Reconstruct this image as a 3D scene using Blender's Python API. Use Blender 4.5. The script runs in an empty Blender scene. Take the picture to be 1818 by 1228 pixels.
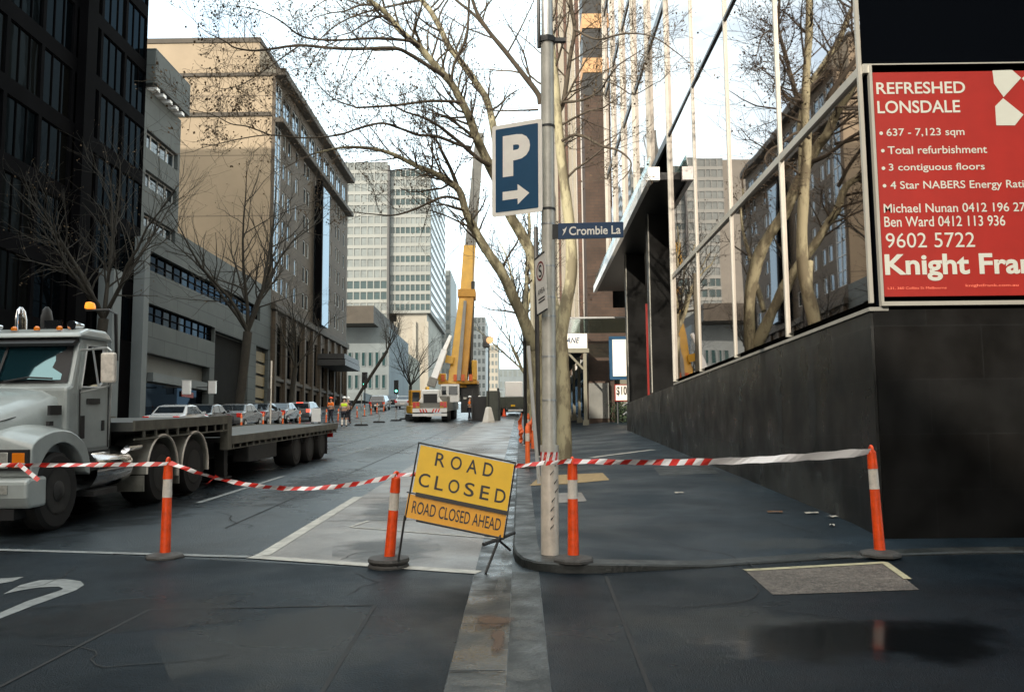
import bpy, math, random
from mathutils import Vector, Matrix, noise
R = math.radians
rnd = random.Random(11)
sc = bpy.context.scene
C = sc.collection

# ---------------------------------------------------------------- camera
FOC, PW, PH = 1600.0, 1818.0, 1228.0
EYE = Vector((0.0, 0.0, 1.68))
wy = Vector((16 / FOC, -172 / FOC, -1.0)).normalized()      # the street runs along +Y
wz = Vector((-0.010, 1.0, 0.0)); wz = (wz - wy * wz.dot(wy)).normalized()
wx = wy.cross(wz)
ROT = Matrix((wx, wy, wz))
cam_d = bpy.data.cameras.new('camera'); cam = bpy.data.objects.new('camera', cam_d); C.objects.link(cam)
cam_d.sensor_fit = 'HORIZONTAL'; cam_d.sensor_width = 36.0; cam_d.lens = FOC / PW * 36.0
cam_d.clip_start = 0.1; cam_d.clip_end = 3000
cam.matrix_world = Matrix.Translation(EYE) @ ROT.to_4x4()
sc.camera = cam

# ---------------------------------------------------------------- sky, sun, exposure
SUN = Vector((-0.50, -0.76, 0.46)).normalized()              # towards the sun
world = bpy.data.worlds.new('World'); sc.world = world; world.use_nodes = True
nt = world.node_tree; nt.nodes.clear()
_o = nt.nodes.new('ShaderNodeOutputWorld'); _b = nt.nodes.new('ShaderNodeBackground')
_s = nt.nodes.new('ShaderNodeTexSky'); _s.sky_type = 'NISHITA'; _s.sun_disc = False
_s.sun_elevation = math.asin(SUN.z); _s.sun_rotation = math.atan2(SUN.x, SUN.y)
_s.air_density = 1.0; _s.dust_density = 1.5
_t = nt.nodes.new('ShaderNodeTexCoord'); _m = nt.nodes.new('ShaderNodeMapping'); _m.inputs['Scale'].default_value = (1.0, 1.0, 2.4)
_n = nt.nodes.new('ShaderNodeTexNoise'); _n.inputs['Scale'].default_value = 2.1; _n.inputs['Detail'].default_value = 7; _n.inputs['Roughness'].default_value = 0.58
_r = nt.nodes.new('ShaderNodeValToRGB'); _r.color_ramp.elements[0].position = 0.27; _r.color_ramp.elements[1].position = 0.46
_x = nt.nodes.new('ShaderNodeMix'); _x.data_type = 'RGBA'
nt.links.new(_t.outputs['Generated'], _m.inputs['Vector']); nt.links.new(_m.outputs[0], _n.inputs['Vector'])
nt.links.new(_n.outputs[0], _r.inputs[0]); nt.links.new(_r.outputs[0], _x.inputs[0])
nt.links.new(_s.outputs[0], _x.inputs[6]); 
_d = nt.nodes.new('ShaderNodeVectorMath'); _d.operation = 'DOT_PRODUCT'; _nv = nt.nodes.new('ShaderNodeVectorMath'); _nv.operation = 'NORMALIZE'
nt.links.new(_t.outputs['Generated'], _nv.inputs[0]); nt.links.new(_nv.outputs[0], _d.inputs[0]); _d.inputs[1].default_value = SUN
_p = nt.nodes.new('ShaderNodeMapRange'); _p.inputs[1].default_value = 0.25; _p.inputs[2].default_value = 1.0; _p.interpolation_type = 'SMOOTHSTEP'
_cl = nt.nodes.new('ShaderNodeMix'); _cl.data_type = 'RGBA'; _cl.inputs[6].default_value = (7.3, 8.8, 9.4, 1); _cl.inputs[7].default_value = (14.5, 13.4, 11.8, 1)   # warm cloud glow round the sun, added to brighten the near things
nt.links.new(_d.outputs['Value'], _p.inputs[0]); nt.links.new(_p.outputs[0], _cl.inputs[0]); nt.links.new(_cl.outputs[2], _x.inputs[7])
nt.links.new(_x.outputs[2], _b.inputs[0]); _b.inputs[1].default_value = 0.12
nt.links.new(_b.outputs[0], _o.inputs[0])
sun_d = bpy.data.lights.new('sun', 'SUN'); sun = bpy.data.objects.new('sun', sun_d); C.objects.link(sun)
sun_d.energy = 3.2; sun_d.angle = R(0.5); sun_d.color = (1.0, 0.90, 0.76)
sun.rotation_euler = SUN.to_track_quat('Z', 'Y').to_euler()
sun.location = (-30, -40, 60)
sc.view_settings.view_transform = 'Standard'; sc.view_settings.look = 'None'
sc.view_settings.exposure = 1.05; sc.view_settings.gamma = 1.0

# ---------------------------------------------------------------- helpers
def ray(px, py): return ROT @ Vector(((px - PW / 2) / FOC, (PH / 2 - py) / FOC, -1.0))
def P(px, py, Y):
    d = ray(px, py); return EYE + d * (Y / d.y)
SL = 0.05
def G(px, py, dz=0.0):                                        # where that sight line meets the sloping street
    d = ray(px, py); t = (dz - EYE.z) / (d.z - SL * d.y); return EYE + d * t
def gz(Y):
    if Y <= 70: return SL * Y
    if Y <= 130: return 3.5 + 0.065 * (Y - 70)
    return 7.4 + 0.02 * (Y - 130)
def lift(X, Y):                                              # the kerb runs out to a flush edge along the lane
    f = min(max((X - 0.7) / 1.1, 0), 1); g = min(max((Y - 9.6) / 1.6, 0), 1)
    return 0.09 - 0.065 * f * (1 - g)
def pv(X, Y):
    return gz(Y) + lift(X, Y) + min(max(Y - 10, 0) * 0.0125, 0.33) * min(max((X - 0.2) / 3.85, 0), 1)

W = {}
YM = None
def ymap(y):                                                 # squeezes the bonnet and cab to the short wheelbase of the truck
    k = [(-1, -1), (0, 0), (0.98, 0.68), (1.8, 1.12), (2.05, 1.36), (3.3, 2.22), (3.5, 2.34), (3.65, 2.7), (4.0, 3.6), (40, 39.6)]
    for (a, b), (c, d) in zip(k[:-1], k[1:]):
        if y <= c: return b + (d - b) * (y - a) / (c - a)
class MB:
    def __init__(s, xf=None): s.v, s.f, s.m, s.cm, s.xf = [], [], [], 0, xf
    def add(s, vs, fs):
        b = len(s.v)
        for p in vs:
            p = Vector(p)
            if YM: p.y = YM(p.y)
            s.v.append(s.xf @ p if s.xf else p)
        for f in fs: s.f.append([b + i for i in f]); s.m.append(s.cm)
        return s
    def box(s, x0, x1, y0, y1, z0, z1):
        v = [(x, y, z) for z in (z0, z1) for y in (y0, y1) for x in (x0, x1)]
        return s.add(v, [(0, 2, 3, 1), (4, 5, 7, 6), (0, 1, 5, 4), (2, 6, 7, 3), (0, 4, 6, 2), (1, 3, 7, 5)])
    def prism(s, poly, a, b, ax=0, fn=None):                  # extrude a polygon along axis ax from a to b
        n = len(poly)
        def mk(p, t):
            q = [(t, p[0], p[1]), (p[0], t, p[1]), (p[0], p[1], t)][ax]
            return fn(q) if fn else q
        v = [mk(p, a) for p in poly] + [mk(p, b) for p in poly]
        fs = [tuple(range(n))[::-1], tuple(range(n, 2 * n))] + [(i, (i + 1) % n, n + (i + 1) % n, n + i) for i in range(n)]
        return s.add(v, fs)
    def quad(s, *p): return s.add(p, [tuple(range(len(p)))])
    def tube(s, pts, rad, n=8, cap=True):
        pts = [Vector(p) for p in pts]; N = len(pts)
        if not hasattr(rad, '__len__'): rad = [rad] * N
        t0 = (pts[1] - pts[0]).normalized()
        a = t0.orthogonal().normalized(); vs = []; fs = []
        for i, p in enumerate(pts):
            t = (pts[min(i + 1, N - 1)] - pts[max(i - 1, 0)])
            if t.length < 1e-9: t = t0
            t.normalize(); a = a - t * a.dot(t)
            a = t.orthogonal().normalized() if a.length < 1e-6 else a.normalized()
            b = t.cross(a)
            for k in range(n):
                w = 2 * math.pi * k / n; vs.append(p + (a * math.cos(w) + b * math.sin(w)) * rad[i])
        for i in range(N - 1):
            for k in range(n):
                k2 = (k + 1) % n; fs.append((i * n + k, i * n + k2, (i + 1) * n + k2, (i + 1) * n + k))
        if cap: fs += [tuple(range(n))[::-1], tuple(range((N - 1) * n, N * n))]
        return s.add(vs, fs)
    def lathe(s, prof, c=(0, 0, 0), n=20, ax=2):              # prof: (radius, height) pairs along axis ax
        vs, fs = [], []; c = Vector(c)
        for r, h in prof:
            for k in range(n):
                w = 2 * math.pi * k / n; u, q = r * math.cos(w), r * math.sin(w)
                vs.append(c + Vector([(h, u, q), (u, h, q), (u, q, h)][ax]))
        for i in range(len(prof) - 1):
            for k in range(n):
                k2 = (k + 1) % n; fs.append((i * n + k, i * n + k2, (i + 1) * n + k2, (i + 1) * n + k))
        fs += [tuple(range(n)), tuple(range((len(prof) - 1) * n, len(prof) * n))]
        return s.add(vs, fs)
    def loft(s, rows, close=False):
        n = len(rows[0]); vs = [p for r in rows for p in r]; fs = []
        for i in range(len(rows) - 1):
            for k in range(n if close else n - 1):
                k2 = (k + 1) % n; fs.append((i * n + k, i * n + k2, (i + 1) * n + k2, (i + 1) * n + k))
        if close: fs += [tuple(range(n)), tuple(range((len(rows) - 1) * n, len(rows) * n))]
        return s.add(vs, fs)
    def text(s, body, x0, x1, y0, y1, z=0.0, ext=0.0015, bold=0.0, shear=0.0):   # lettering fitted to a rectangle of the sign's own plane
        cu = bpy.data.curves.new('lettering', 'FONT'); cu.body = body; cu.size = 1; cu.offset = bold; cu.shear = shear; cu.resolution_u = 4
        ob = bpy.data.objects.new('lettering', cu); C.objects.link(ob)
        dg = bpy.context.evaluated_depsgraph_get(); me = bpy.data.meshes.new_from_object(ob.evaluated_get(dg))
        co = [v.co.copy() for v in me.vertices]
        fs = [tuple(p.vertices) for p in me.polygons]
        bpy.data.objects.remove(ob); bpy.data.curves.remove(cu); bpy.data.meshes.remove(me)
        ax, bx = min(c.x for c in co), max(c.x for c in co); ay, by = min(c.y for c in co), max(c.y for c in co)
        kx, ky = (x1 - x0) / (bx - ax), (y1 - y0) / (by - ay)
        return s.add([(x0 + (c.x - ax) * kx, y0 + (c.y - ay) * ky, z + ext) for c in co], fs)
    def build(s, name, mats, parent=None, world=False, smooth=False, bevel=0.0, ang=35):
        me = bpy.data.meshes.new(name)
        vs = s.v
        if world and parent: iv = W[parent].inverted(); vs = [iv @ p for p in s.v]
        me.from_pydata([tuple(p) for p in vs], [], s.f)
        if not isinstance(mats, (list, tuple)): mats = [mats]
        for m in mats: me.materials.append(m)
        if len(mats) > 1: me.polygons.foreach_set('material_index', s.m)
        if smooth:
            me.polygons.foreach_set('use_smooth', [True] * len(me.polygons))
            me.set_sharp_from_angle(angle=R(ang))
        me.validate(); me.update()
        o = bpy.data.objects.new(name, me); C.objects.link(o)
        if parent: o.parent = parent; W[o] = W[parent]
        else: W[o] = Matrix.Identity(4)
        if bevel:
            md = o.modifiers.new('bevel', 'BEVEL'); md.width = bevel; md.segments = 2; md.limit_method = 'ANGLE'; md.angle_limit = R(30)
        return o

def tag(o, label, cat, group=None):
    o['label'] = label; o['category'] = cat
    if group: o['group'] = group
    return o
def thing(name, label, cat, loc=(0, 0, 0), rot=(0, 0, 0), group=None):
    o = bpy.data.objects.new(name, None); C.objects.link(o); o.empty_display_size = 0.2
    o.location = loc; o.rotation_euler = rot
    W[o] = Matrix.Translation(Vector(loc)) @ o.rotation_euler.to_matrix().to_4x4()
    return tag(o, label, cat, group)
def struct(o): o['kind'] = 'structure'; return o
def dup(o, loc=None, rot=None, label=None, parent=None, scale=None):
    c = o.copy(); C.objects.link(c)
    if parent: c.parent = parent
    if loc is not None: c.location = loc
    if rot is not None: c.rotation_euler = rot
    if scale: c.scale = scale
    if label: c['label'] = label
    for ch in list(o.children): dup(ch, parent=c)
    return c

# ---------------------------------------------------------------- materials
MATS = {}
def mat(name, col, rough=0.6, metal=0.0, var=0.15, scale=1.5, bump=0.0, bscale=30.0, spec=0.5, coat=0.0, brick=None, emit=0.0, rvar=0.0, streak=0.0, col2=None, grit=0.0):
    m = bpy.data.materials.new(name); m.use_nodes = True; t = m.node_tree; b = t.nodes['Principled BSDF']; L = t.links.new
    b.inputs['Roughness'].default_value = rough; b.inputs['Metallic'].default_value = metal
    b.inputs['Specular IOR Level'].default_value = spec; b.inputs['Coat Weight'].default_value = coat
    tc = t.nodes.new('ShaderNodeTexCoord'); vec = tc.outputs['Object']
    base = None
    if brick:                                                  # (axis, width, height, mortar, second colour, mortar colour)
        ax, bw, bh, mo, c2, mc = brick
        sp = t.nodes.new('ShaderNodeSeparateXYZ'); L(vec, sp.inputs[0])
        cb = t.nodes.new('ShaderNodeCombineXYZ'); L(sp.outputs['Y' if ax == 'x' else 'X'], cb.inputs[0]); L(sp.outputs['Y' if ax == 'z' else 'Z'], cb.inputs[1])
        br = t.nodes.new('ShaderNodeTexBrick'); L(cb.outputs[0], br.inputs['Vector'])
        br.inputs['Scale'].default_value = 1; br.inputs['Brick Width'].default_value = bw; br.inputs['Row Height'].default_value = bh
        br.inputs['Mortar Size'].default_value = mo; br.inputs['Mortar Smooth'].default_value = 0.2
        br.inputs['Color1'].default_value = (*col, 1); br.inputs['Color2'].default_value = (*c2, 1); br.inputs['Mortar'].default_value = (*mc, 1)
        base = br.outputs['Color']
    n = t.nodes.new('ShaderNodeTexNoise'); n.inputs['Scale'].default_value = scale; n.inputs['Detail'].default_value = 8; n.inputs['Roughness'].default_value = 0.65
    L(vec, n.inputs['Vector'])
    if streak:
        mp = t.nodes.new('ShaderNodeMapping'); mp.inputs['Scale'].default_value = (1, 1, streak); L(vec, mp.inputs[0]); L(mp.outputs[0], n.inputs['Vector'])
    if var or col2:
        r = t.nodes.new('ShaderNodeMapRange'); L(n.outputs[0], r.inputs[0]); r.inputs[1].default_value = 0.3; r.inputs[2].default_value = 0.7
        if col2:
            mx = t.nodes.new('ShaderNodeMix'); mx.data_type = 'RGBA'; L(r.outputs[0], mx.inputs[0])
            r.inputs[1].default_value = 0.46; r.inputs[2].default_value = 0.55
            mx.inputs[6].default_value = (*col, 1); mx.inputs[7].default_value = (*col2, 1)
        else:
            r.inputs[3].default_value = 1 - var; r.inputs[4].default_value = 1 + var
            mx = t.nodes.new('ShaderNodeMix'); mx.data_type = 'RGBA'; mx.blend_type = 'MULTIPLY'; mx.inputs[0].default_value = 1
            if base: L(base, mx.inputs[6])
            else: mx.inputs[6].default_value = (*col, 1)
            cc = t.nodes.new('ShaderNodeCombineColor')
            for i in range(3): L(r.outputs[0], cc.inputs[i])
            L(cc.outputs[0], mx.inputs[7])
        base = mx.outputs[2]
    if grit:                                                   # stone chips and wider worn blotches
        g = t.nodes.new('ShaderNodeTexNoise'); g.inputs['Scale'].default_value = 75; g.inputs['Detail'].default_value = 3; L(vec, g.inputs['Vector'])
        g2 = t.nodes.new('ShaderNodeTexNoise'); g2.inputs['Scale'].default_value = 0.35; g2.inputs['Detail'].default_value = 5; g2.inputs['Distortion'].default_value = 1.2; L(vec, g2.inputs['Vector'])
        ad = t.nodes.new('ShaderNodeMath'); ad.operation = 'MULTIPLY_ADD'; L(g2.outputs[0], ad.inputs[0]); ad.inputs[1].default_value = 0.5; L(g.outputs[0], ad.inputs[2])
        rg = t.nodes.new('ShaderNodeMapRange'); L(ad.outputs[0], rg.inputs[0]); rg.inputs[1].default_value = 0.55; rg.inputs[2].default_value = 0.98; rg.inputs[3].default_value = 1 - grit; rg.inputs[4].default_value = 1 + grit * 1.6
        cg = t.nodes.new('ShaderNodeCombineColor'); mg = t.nodes.new('ShaderNodeMix'); mg.data_type = 'RGBA'; mg.blend_type = 'MULTIPLY'; mg.inputs[0].default_value = 1
        for i in range(3): L(rg.outputs[0], cg.inputs[i])
        L(base, mg.inputs[6]); L(cg.outputs[0], mg.inputs[7]); base = mg.outputs[2]
    if base: L(base, b.inputs['Base Color'])
    else: b.inputs['Base Color'].default_value = (*col, 1)
    if rvar:
        n2 = t.nodes.new('ShaderNodeTexNoise'); n2.inputs['Scale'].default_value = scale * 0.6; n2.inputs['Detail'].default_value = 4; L(vec, n2.inputs['Vector'])
        r2 = t.nodes.new('ShaderNodeMapRange'); L(n2.outputs[0], r2.inputs[0]); r2.inputs[1].default_value = 0.35; r2.inputs[2].default_value = 0.65
        r2.inputs[3].default_value = max(rough - rvar, 0.02); r2.inputs[4].default_value = min(rough + rvar, 1); L(r2.outputs[0], b.inputs['Roughness'])
    if bump:
        n3 = t.nodes.new('ShaderNodeTexNoise'); n3.inputs['Scale'].default_value = bscale; n3.inputs['Detail'].default_value = 3; L(vec, n3.inputs['Vector'])
        bp = t.nodes.new('ShaderNodeBump'); bp.inputs['Strength'].default_value = bump; bp.inputs['Distance'].default_value = 0.02
        L(n3.outputs[0], bp.inputs['Height']); L(bp.outputs[0], b.inputs['Normal'])
    if emit:
        b.inputs['Emission Color'].default_value = (*col, 1); b.inputs['Emission Strength'].default_value = emit
    MATS[name] = m
    return m
def glassy(name, col, ior, tint=(0.9, 0.95, 1.0), wave=0.0, rough=0.015):    # dark pane with a mirror coat that strengthens at grazing angles
    m = bpy.data.materials.new(name); m.use_nodes = True; t = m.node_tree; t.nodes.clear(); L = t.links.new
    o = t.nodes.new('ShaderNodeOutputMaterial'); d = t.nodes.new('ShaderNodeBsdfDiffuse'); g = t.nodes.new('ShaderNodeBsdfGlossy'); x = t.nodes.new('ShaderNodeMixShader'); f = t.nodes.new('ShaderNodeFresnel')
    d.inputs[0].default_value = (*col, 1); g.inputs[0].default_value = (*tint, 1); g.inputs[1].default_value = rough; f.inputs[0].default_value = ior
    L(f.outputs[0], x.inputs[0]); L(d.outputs[0], x.inputs[1]); L(g.outputs[0], x.inputs[2]); L(x.outputs[0], o.inputs[0])
    if wave:
        tc = t.nodes.new('ShaderNodeTexCoord'); n = t.nodes.new('ShaderNodeTexNoise'); n.inputs['Scale'].default_value = 0.55; n.inputs['Detail'].default_value = 1; L(tc.outputs['Object'], n.inputs['Vector'])
        b = t.nodes.new('ShaderNodeBump'); b.inputs['Strength'].default_value = wave; b.inputs['Distance'].default_value = 0.02; L(n.outputs[0], b.inputs['Height'])
        L(b.outputs[0], g.inputs['Normal'])
    return m

M_road = mat('asphalt', (0.021, 0.029, 0.035), 0.30, grit=0.35, var=0.3, scale=0.9, bump=0.45, bscale=45, rvar=0.07)
M_lane = mat('new_asphalt', (0.0034, 0.0072, 0.0106), 0.42, grit=0.8, spec=0.16, var=0.35, scale=1.1, bump=0.55, bscale=95, rvar=0.22)
M_path = mat('footpath_asphalt', (0.0062, 0.0132, 0.0195), 0.5, grit=0.7, spec=0.25, var=0.25, scale=1.3, bump=0.5, bscale=95, rvar=0.15)
M_conc = mat('road_concrete', (0.19, 0.175, 0.16), 0.45, grit=0.25, var=0.28, scale=1.6, bump=0.25, bscale=60, rvar=0.15)
M_kerb = mat('bluestone_kerb', (0.0223, 0.0252, 0.0243), 0.5, var=0.4, scale=5, bump=0.4, bscale=30, rvar=0.15)
M_gut = mat('gutter_concrete', (0.0175, 0.0197, 0.0186), 0.35, var=0.4, scale=4, bump=0.3, bscale=40, rvar=0.25)
M_paint = mat('road_paint', (0.40, 0.385, 0.34), 0.6, var=0.35, scale=6)
M_paintd = mat('worn_road_paint', (0.19, 0.20, 0.195), 0.6, var=0.4, scale=9)
M_white = mat('white_paint', (0.72, 0.73, 0.72), 0.35, var=0.08, scale=3, coat=0.3)
M_truckw = mat('cab_white_paint', (0.32, 0.35, 0.34), 0.3, var=0.2, scale=1.4, coat=0.4)
M_black = mat('black_plastic', (0.012, 0.012, 0.013), 0.5, var=0.2)
M_rubber = mat('rubber', (0.008, 0.008, 0.008), 0.75, var=0.3, scale=8)
M_baser = mat('bollard_rubber', (0.055, 0.052, 0.048), 0.7, var=0.35, scale=14, bump=0.3)
M_chrome = mat('chrome', (0.75, 0.76, 0.78), 0.12, metal=1.0, var=0.05)
M_steel = mat('galvanised_steel', (0.42, 0.43, 0.42), 0.42, metal=0.6, var=0.18, scale=9)
M_pole = mat('pole_paint', (0.50, 0.48, 0.42), 0.36, metal=0.1, var=0.16, scale=7, bump=0.06, bscale=25)
M_dsteel = mat('dark_steel', (0.035, 0.036, 0.036), 0.5, metal=0.3, var=0.3, scale=6)
M_orange = mat('bollard_orange', (0.80, 0.075, 0.008), 0.45, var=0.28, scale=9, rvar=0.15)
M_orange2 = mat('faded_orange', (0.82, 0.15, 0.035), 0.5, var=0.15, scale=12)
M_refl = mat('reflective_white', (0.62,0.57,0.50), 0.4, var=0.2, scale=18)
M_tapew = mat('tape_white', (0.75,0.72,0.71), 0.35, var=0.06)
M_taper = mat('tape_red', (0.60, 0.03, 0.02), 0.35, var=0.1)
M_yel = mat('sign_yellow', (0.80, 0.47, 0.006), 0.45, var=0.08, scale=5)
M_yel2 = mat('sign_amber', (0.76, 0.34, 0.006), 0.45, var=0.08, scale=5)
M_sblack = mat('sign_black', (0.015, 0.014, 0.012), 0.5, var=0.1)
M_blue = mat('sign_blue', (0.014, 0.065, 0.135), 0.4, var=0.08, scale=4)
M_blue2 = mat('nameplate_blue', (0.018, 0.05, 0.11), 0.4, var=0.08, scale=4)
M_swhite = mat('sign_white', (0.84, 0.80, 0.73), 0.4, var=0.07, scale=5)
M_red = mat('banner_red', (0.21, 0.009, 0.005), 0.5, var=0.12, scale=1.5)
M_redl = mat('red_lens', (0.55, 0.015, 0.01), 0.2, var=0.1, spec=0.7)
M_redon = mat('lit_red_lens', (1.0, 0.10, 0.06), 0.2, var=0, emit=0.9)
M_amber = mat('amber_lens', (0.75, 0.20, 0.01), 0.2, var=0.1, spec=0.7)
M_grn = mat('green_signal', (0.15, 0.95, 0.62), 0.3, var=0, emit=2.5)
M_lens = mat('headlight_lens', (0.55, 0.55, 0.5), 0.08, metal=0.5, var=0.3, scale=18)
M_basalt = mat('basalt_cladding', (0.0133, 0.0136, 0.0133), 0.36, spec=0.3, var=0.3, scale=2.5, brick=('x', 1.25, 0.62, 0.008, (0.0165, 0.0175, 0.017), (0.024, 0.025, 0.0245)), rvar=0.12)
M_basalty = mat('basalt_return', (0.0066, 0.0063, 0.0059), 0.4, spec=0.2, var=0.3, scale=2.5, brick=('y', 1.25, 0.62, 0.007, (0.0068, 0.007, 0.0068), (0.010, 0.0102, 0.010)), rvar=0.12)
M_mull = mat('aluminium_mullion', (0.36, 0.35, 0.31), 0.4, metal=0.4, var=0.1)
M_mulld = mat('dark_mullion', (0.05, 0.055, 0.06), 0.4, metal=0.3, var=0.15)
M_pane = glassy('facade_glass', (0.003, 0.0075, 0.008), 2.15, (0.62, 0.58, 0.57), wave=0.10)
M_win = glassy('window_glass', (0.012, 0.016, 0.018), 1.9, (0.75, 0.88, 1.0), wave=0.05)
M_dwin = glassy('dark_glass', (0.0015, 0.002, 0.003), 1.25, (0.18, 0.27, 0.38), wave=0.12)
M_wscr = glassy('windscreen_glass', (0.006, 0.022, 0.028), 2.3, (0.55, 0.9, 1.0), rough=0.03)
M_cglass = glassy('car_glass', (0.012, 0.016, 0.02), 1.6)
M_dark = mat('dark_interior', (0.006, 0.006, 0.005), 0.8, spec=0.1, var=0.3)
M_dframe = mat('dark_facade_frame', (0.0025, 0.0025, 0.003), 0.8, spec=0.02, var=0.3, scale=0.5)
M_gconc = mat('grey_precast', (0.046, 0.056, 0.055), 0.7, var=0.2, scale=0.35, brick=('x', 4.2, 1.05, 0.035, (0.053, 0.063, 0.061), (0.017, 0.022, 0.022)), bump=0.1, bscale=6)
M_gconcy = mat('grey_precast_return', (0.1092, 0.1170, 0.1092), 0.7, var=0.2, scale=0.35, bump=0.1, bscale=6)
M_beige = mat('beige_render', (0.235, 0.185, 0.125), 0.8, var=0.13, scale=0.16, brick=('y', 40.0, 6.2, 0.06, (0.235, 0.185, 0.125), (0.135, 0.105, 0.073)), bump=0.08, bscale=5)
M_brown = mat('brown_masonry', (0.058, 0.044, 0.029), 0.8, var=0.2, scale=0.4, brick=('x', 1.2, 0.45, 0.02, (0.066, 0.05, 0.033), (0.032, 0.025, 0.018)), bump=0.1, bscale=6)
M_cornice = mat('cornice_stone', (0.0468, 0.0390, 0.0289), 0.8, var=0.2, scale=0.6)
M_frame = mat('pale_window_frame', (0.42, 0.43, 0.42), 0.5, var=0.1)
M_tow = mat('tower_white_frame', (0.16, 0.165, 0.15), 0.6, var=0.1, scale=0.2)
M_tpan = mat('tower_spandrel', (0.1190, 0.1085, 0.0875), 0.6, var=0.15, scale=0.3)
M_tbase = mat('podium_render', (0.24, 0.22, 0.18), 0.8, var=0.15, scale=0.2)
M_pale = mat('pale_render', (0.36, 0.36, 0.34), 0.8, var=0.12, scale=0.2)
M_palex = mat('blue_grey_render', (0.12, 0.14, 0.145), 0.8, var=0.15, scale=0.3)
M_bbrick = mat('dark_brick', (0.050, 0.031, 0.021), 0.8, var=0.3, scale=1.2, brick=('y', 0.46, 0.16, 0.012, (0.062, 0.037, 0.025), (0.04, 0.03, 0.024)), bump=0.1)
M_bbrickx = mat('dark_brick_side', (0.085, 0.042, 0.028), 0.8, var=0.3, scale=1.2, brick=('x', 0.46, 0.16, 0.012, (0.062, 0.037, 0.025), (0.04, 0.03, 0.024)), bump=0.1)
M_terra = mat('tan_band', (0.50, 0.30, 0.15), 0.8, var=0.2, scale=1.5)
M_cream = mat('cream_render', (0.20, 0.19, 0.145), 0.8, var=0.15, scale=1)
M_bark = mat('plane_bark', (0.34, 0.315, 0.20), 0.85, var=0.3, scale=3.5, bump=0.35, bscale=10, col2=(0.17, 0.15, 0.095), streak=0.35)
M_bark2 = mat('dark_bark', (0.0221, 0.0195, 0.0143), 0.9, var=0.35, scale=3, bump=0.3, bscale=12)
M_twig = mat('twig_bark', (0.060, 0.048, 0.033), 0.9, var=0.3, scale=3)
M_leaf = mat('dead_leaf', (0.07, 0.045, 0.02), 0.8, var=0.4, scale=6)
M_cyel = mat('crane_yellow', (0.52, 0.28, 0.006), 0.4, var=0.15, scale=1.5, coat=0.2)
M_cyel2 = mat('crane_amber', (0.42, 0.20, 0.005), 0.45, var=0.18, scale=1.5)
M_cgrey = mat('crane_grey', (0.17, 0.17, 0.155), 0.5, var=0.2, scale=1.5)
M_green = mat('dull_green_paint', (0.055, 0.062, 0.048), 0.5, var=0.25, scale=2)
M_vyel = mat('hivis_yellow', (0.62, 0.85, 0.03), 0.7, var=0.1, scale=8)
M_vor = mat('hivis_orange', (0.92, 0.20, 0.02), 0.7, var=0.1, scale=8)
M_skin = mat('skin', (0.45, 0.27, 0.19), 0.6, var=0.08)
M_navy = mat('navy_cloth', (0.02, 0.022, 0.032), 0.85, var=0.2)
M_silver = mat('silver_car_paint', (0.13, 0.135, 0.14), 0.25, metal=0.4, var=0.04, coat=0.5)
M_wcar = mat('white_car_paint', (0.45, 0.47, 0.48), 0.25, var=0.03, coat=0.5)
M_dcar = mat('black_car_paint', (0.018, 0.02, 0.024), 0.22, var=0.05, coat=0.6)
M_deckm = mat('trailer_deck_steel', (0.0800, 0.0825, 0.0775), 0.5, metal=0.2, var=0.35, scale=1.6, streak=1.0)
M_rail = mat('trailer_rail_paint', (0.11, 0.108, 0.088), 0.5, var=0.4, scale=4)
M_guard = mat('guard_paint', (0.20, 0.20, 0.175), 0.5, var=0.3, scale=4)
M_litter = mat('paper_litter', (0.45, 0.42, 0.36), 0.7, var=0.2, scale=10)
M_tan = mat('tan_gravel', (0.30, 0.22, 0.11), 0.9, var=0.3, scale=12, bump=0.4)
M_wet = glassy('puddle_water', (0.006, 0.007, 0.008), 1.22, (0.9, 0.95, 1.0), rough=0.06)
M_rust = mat('rust_stain', (0.16, 0.075, 0.03), 0.5, var=0.4, scale=9)

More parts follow.
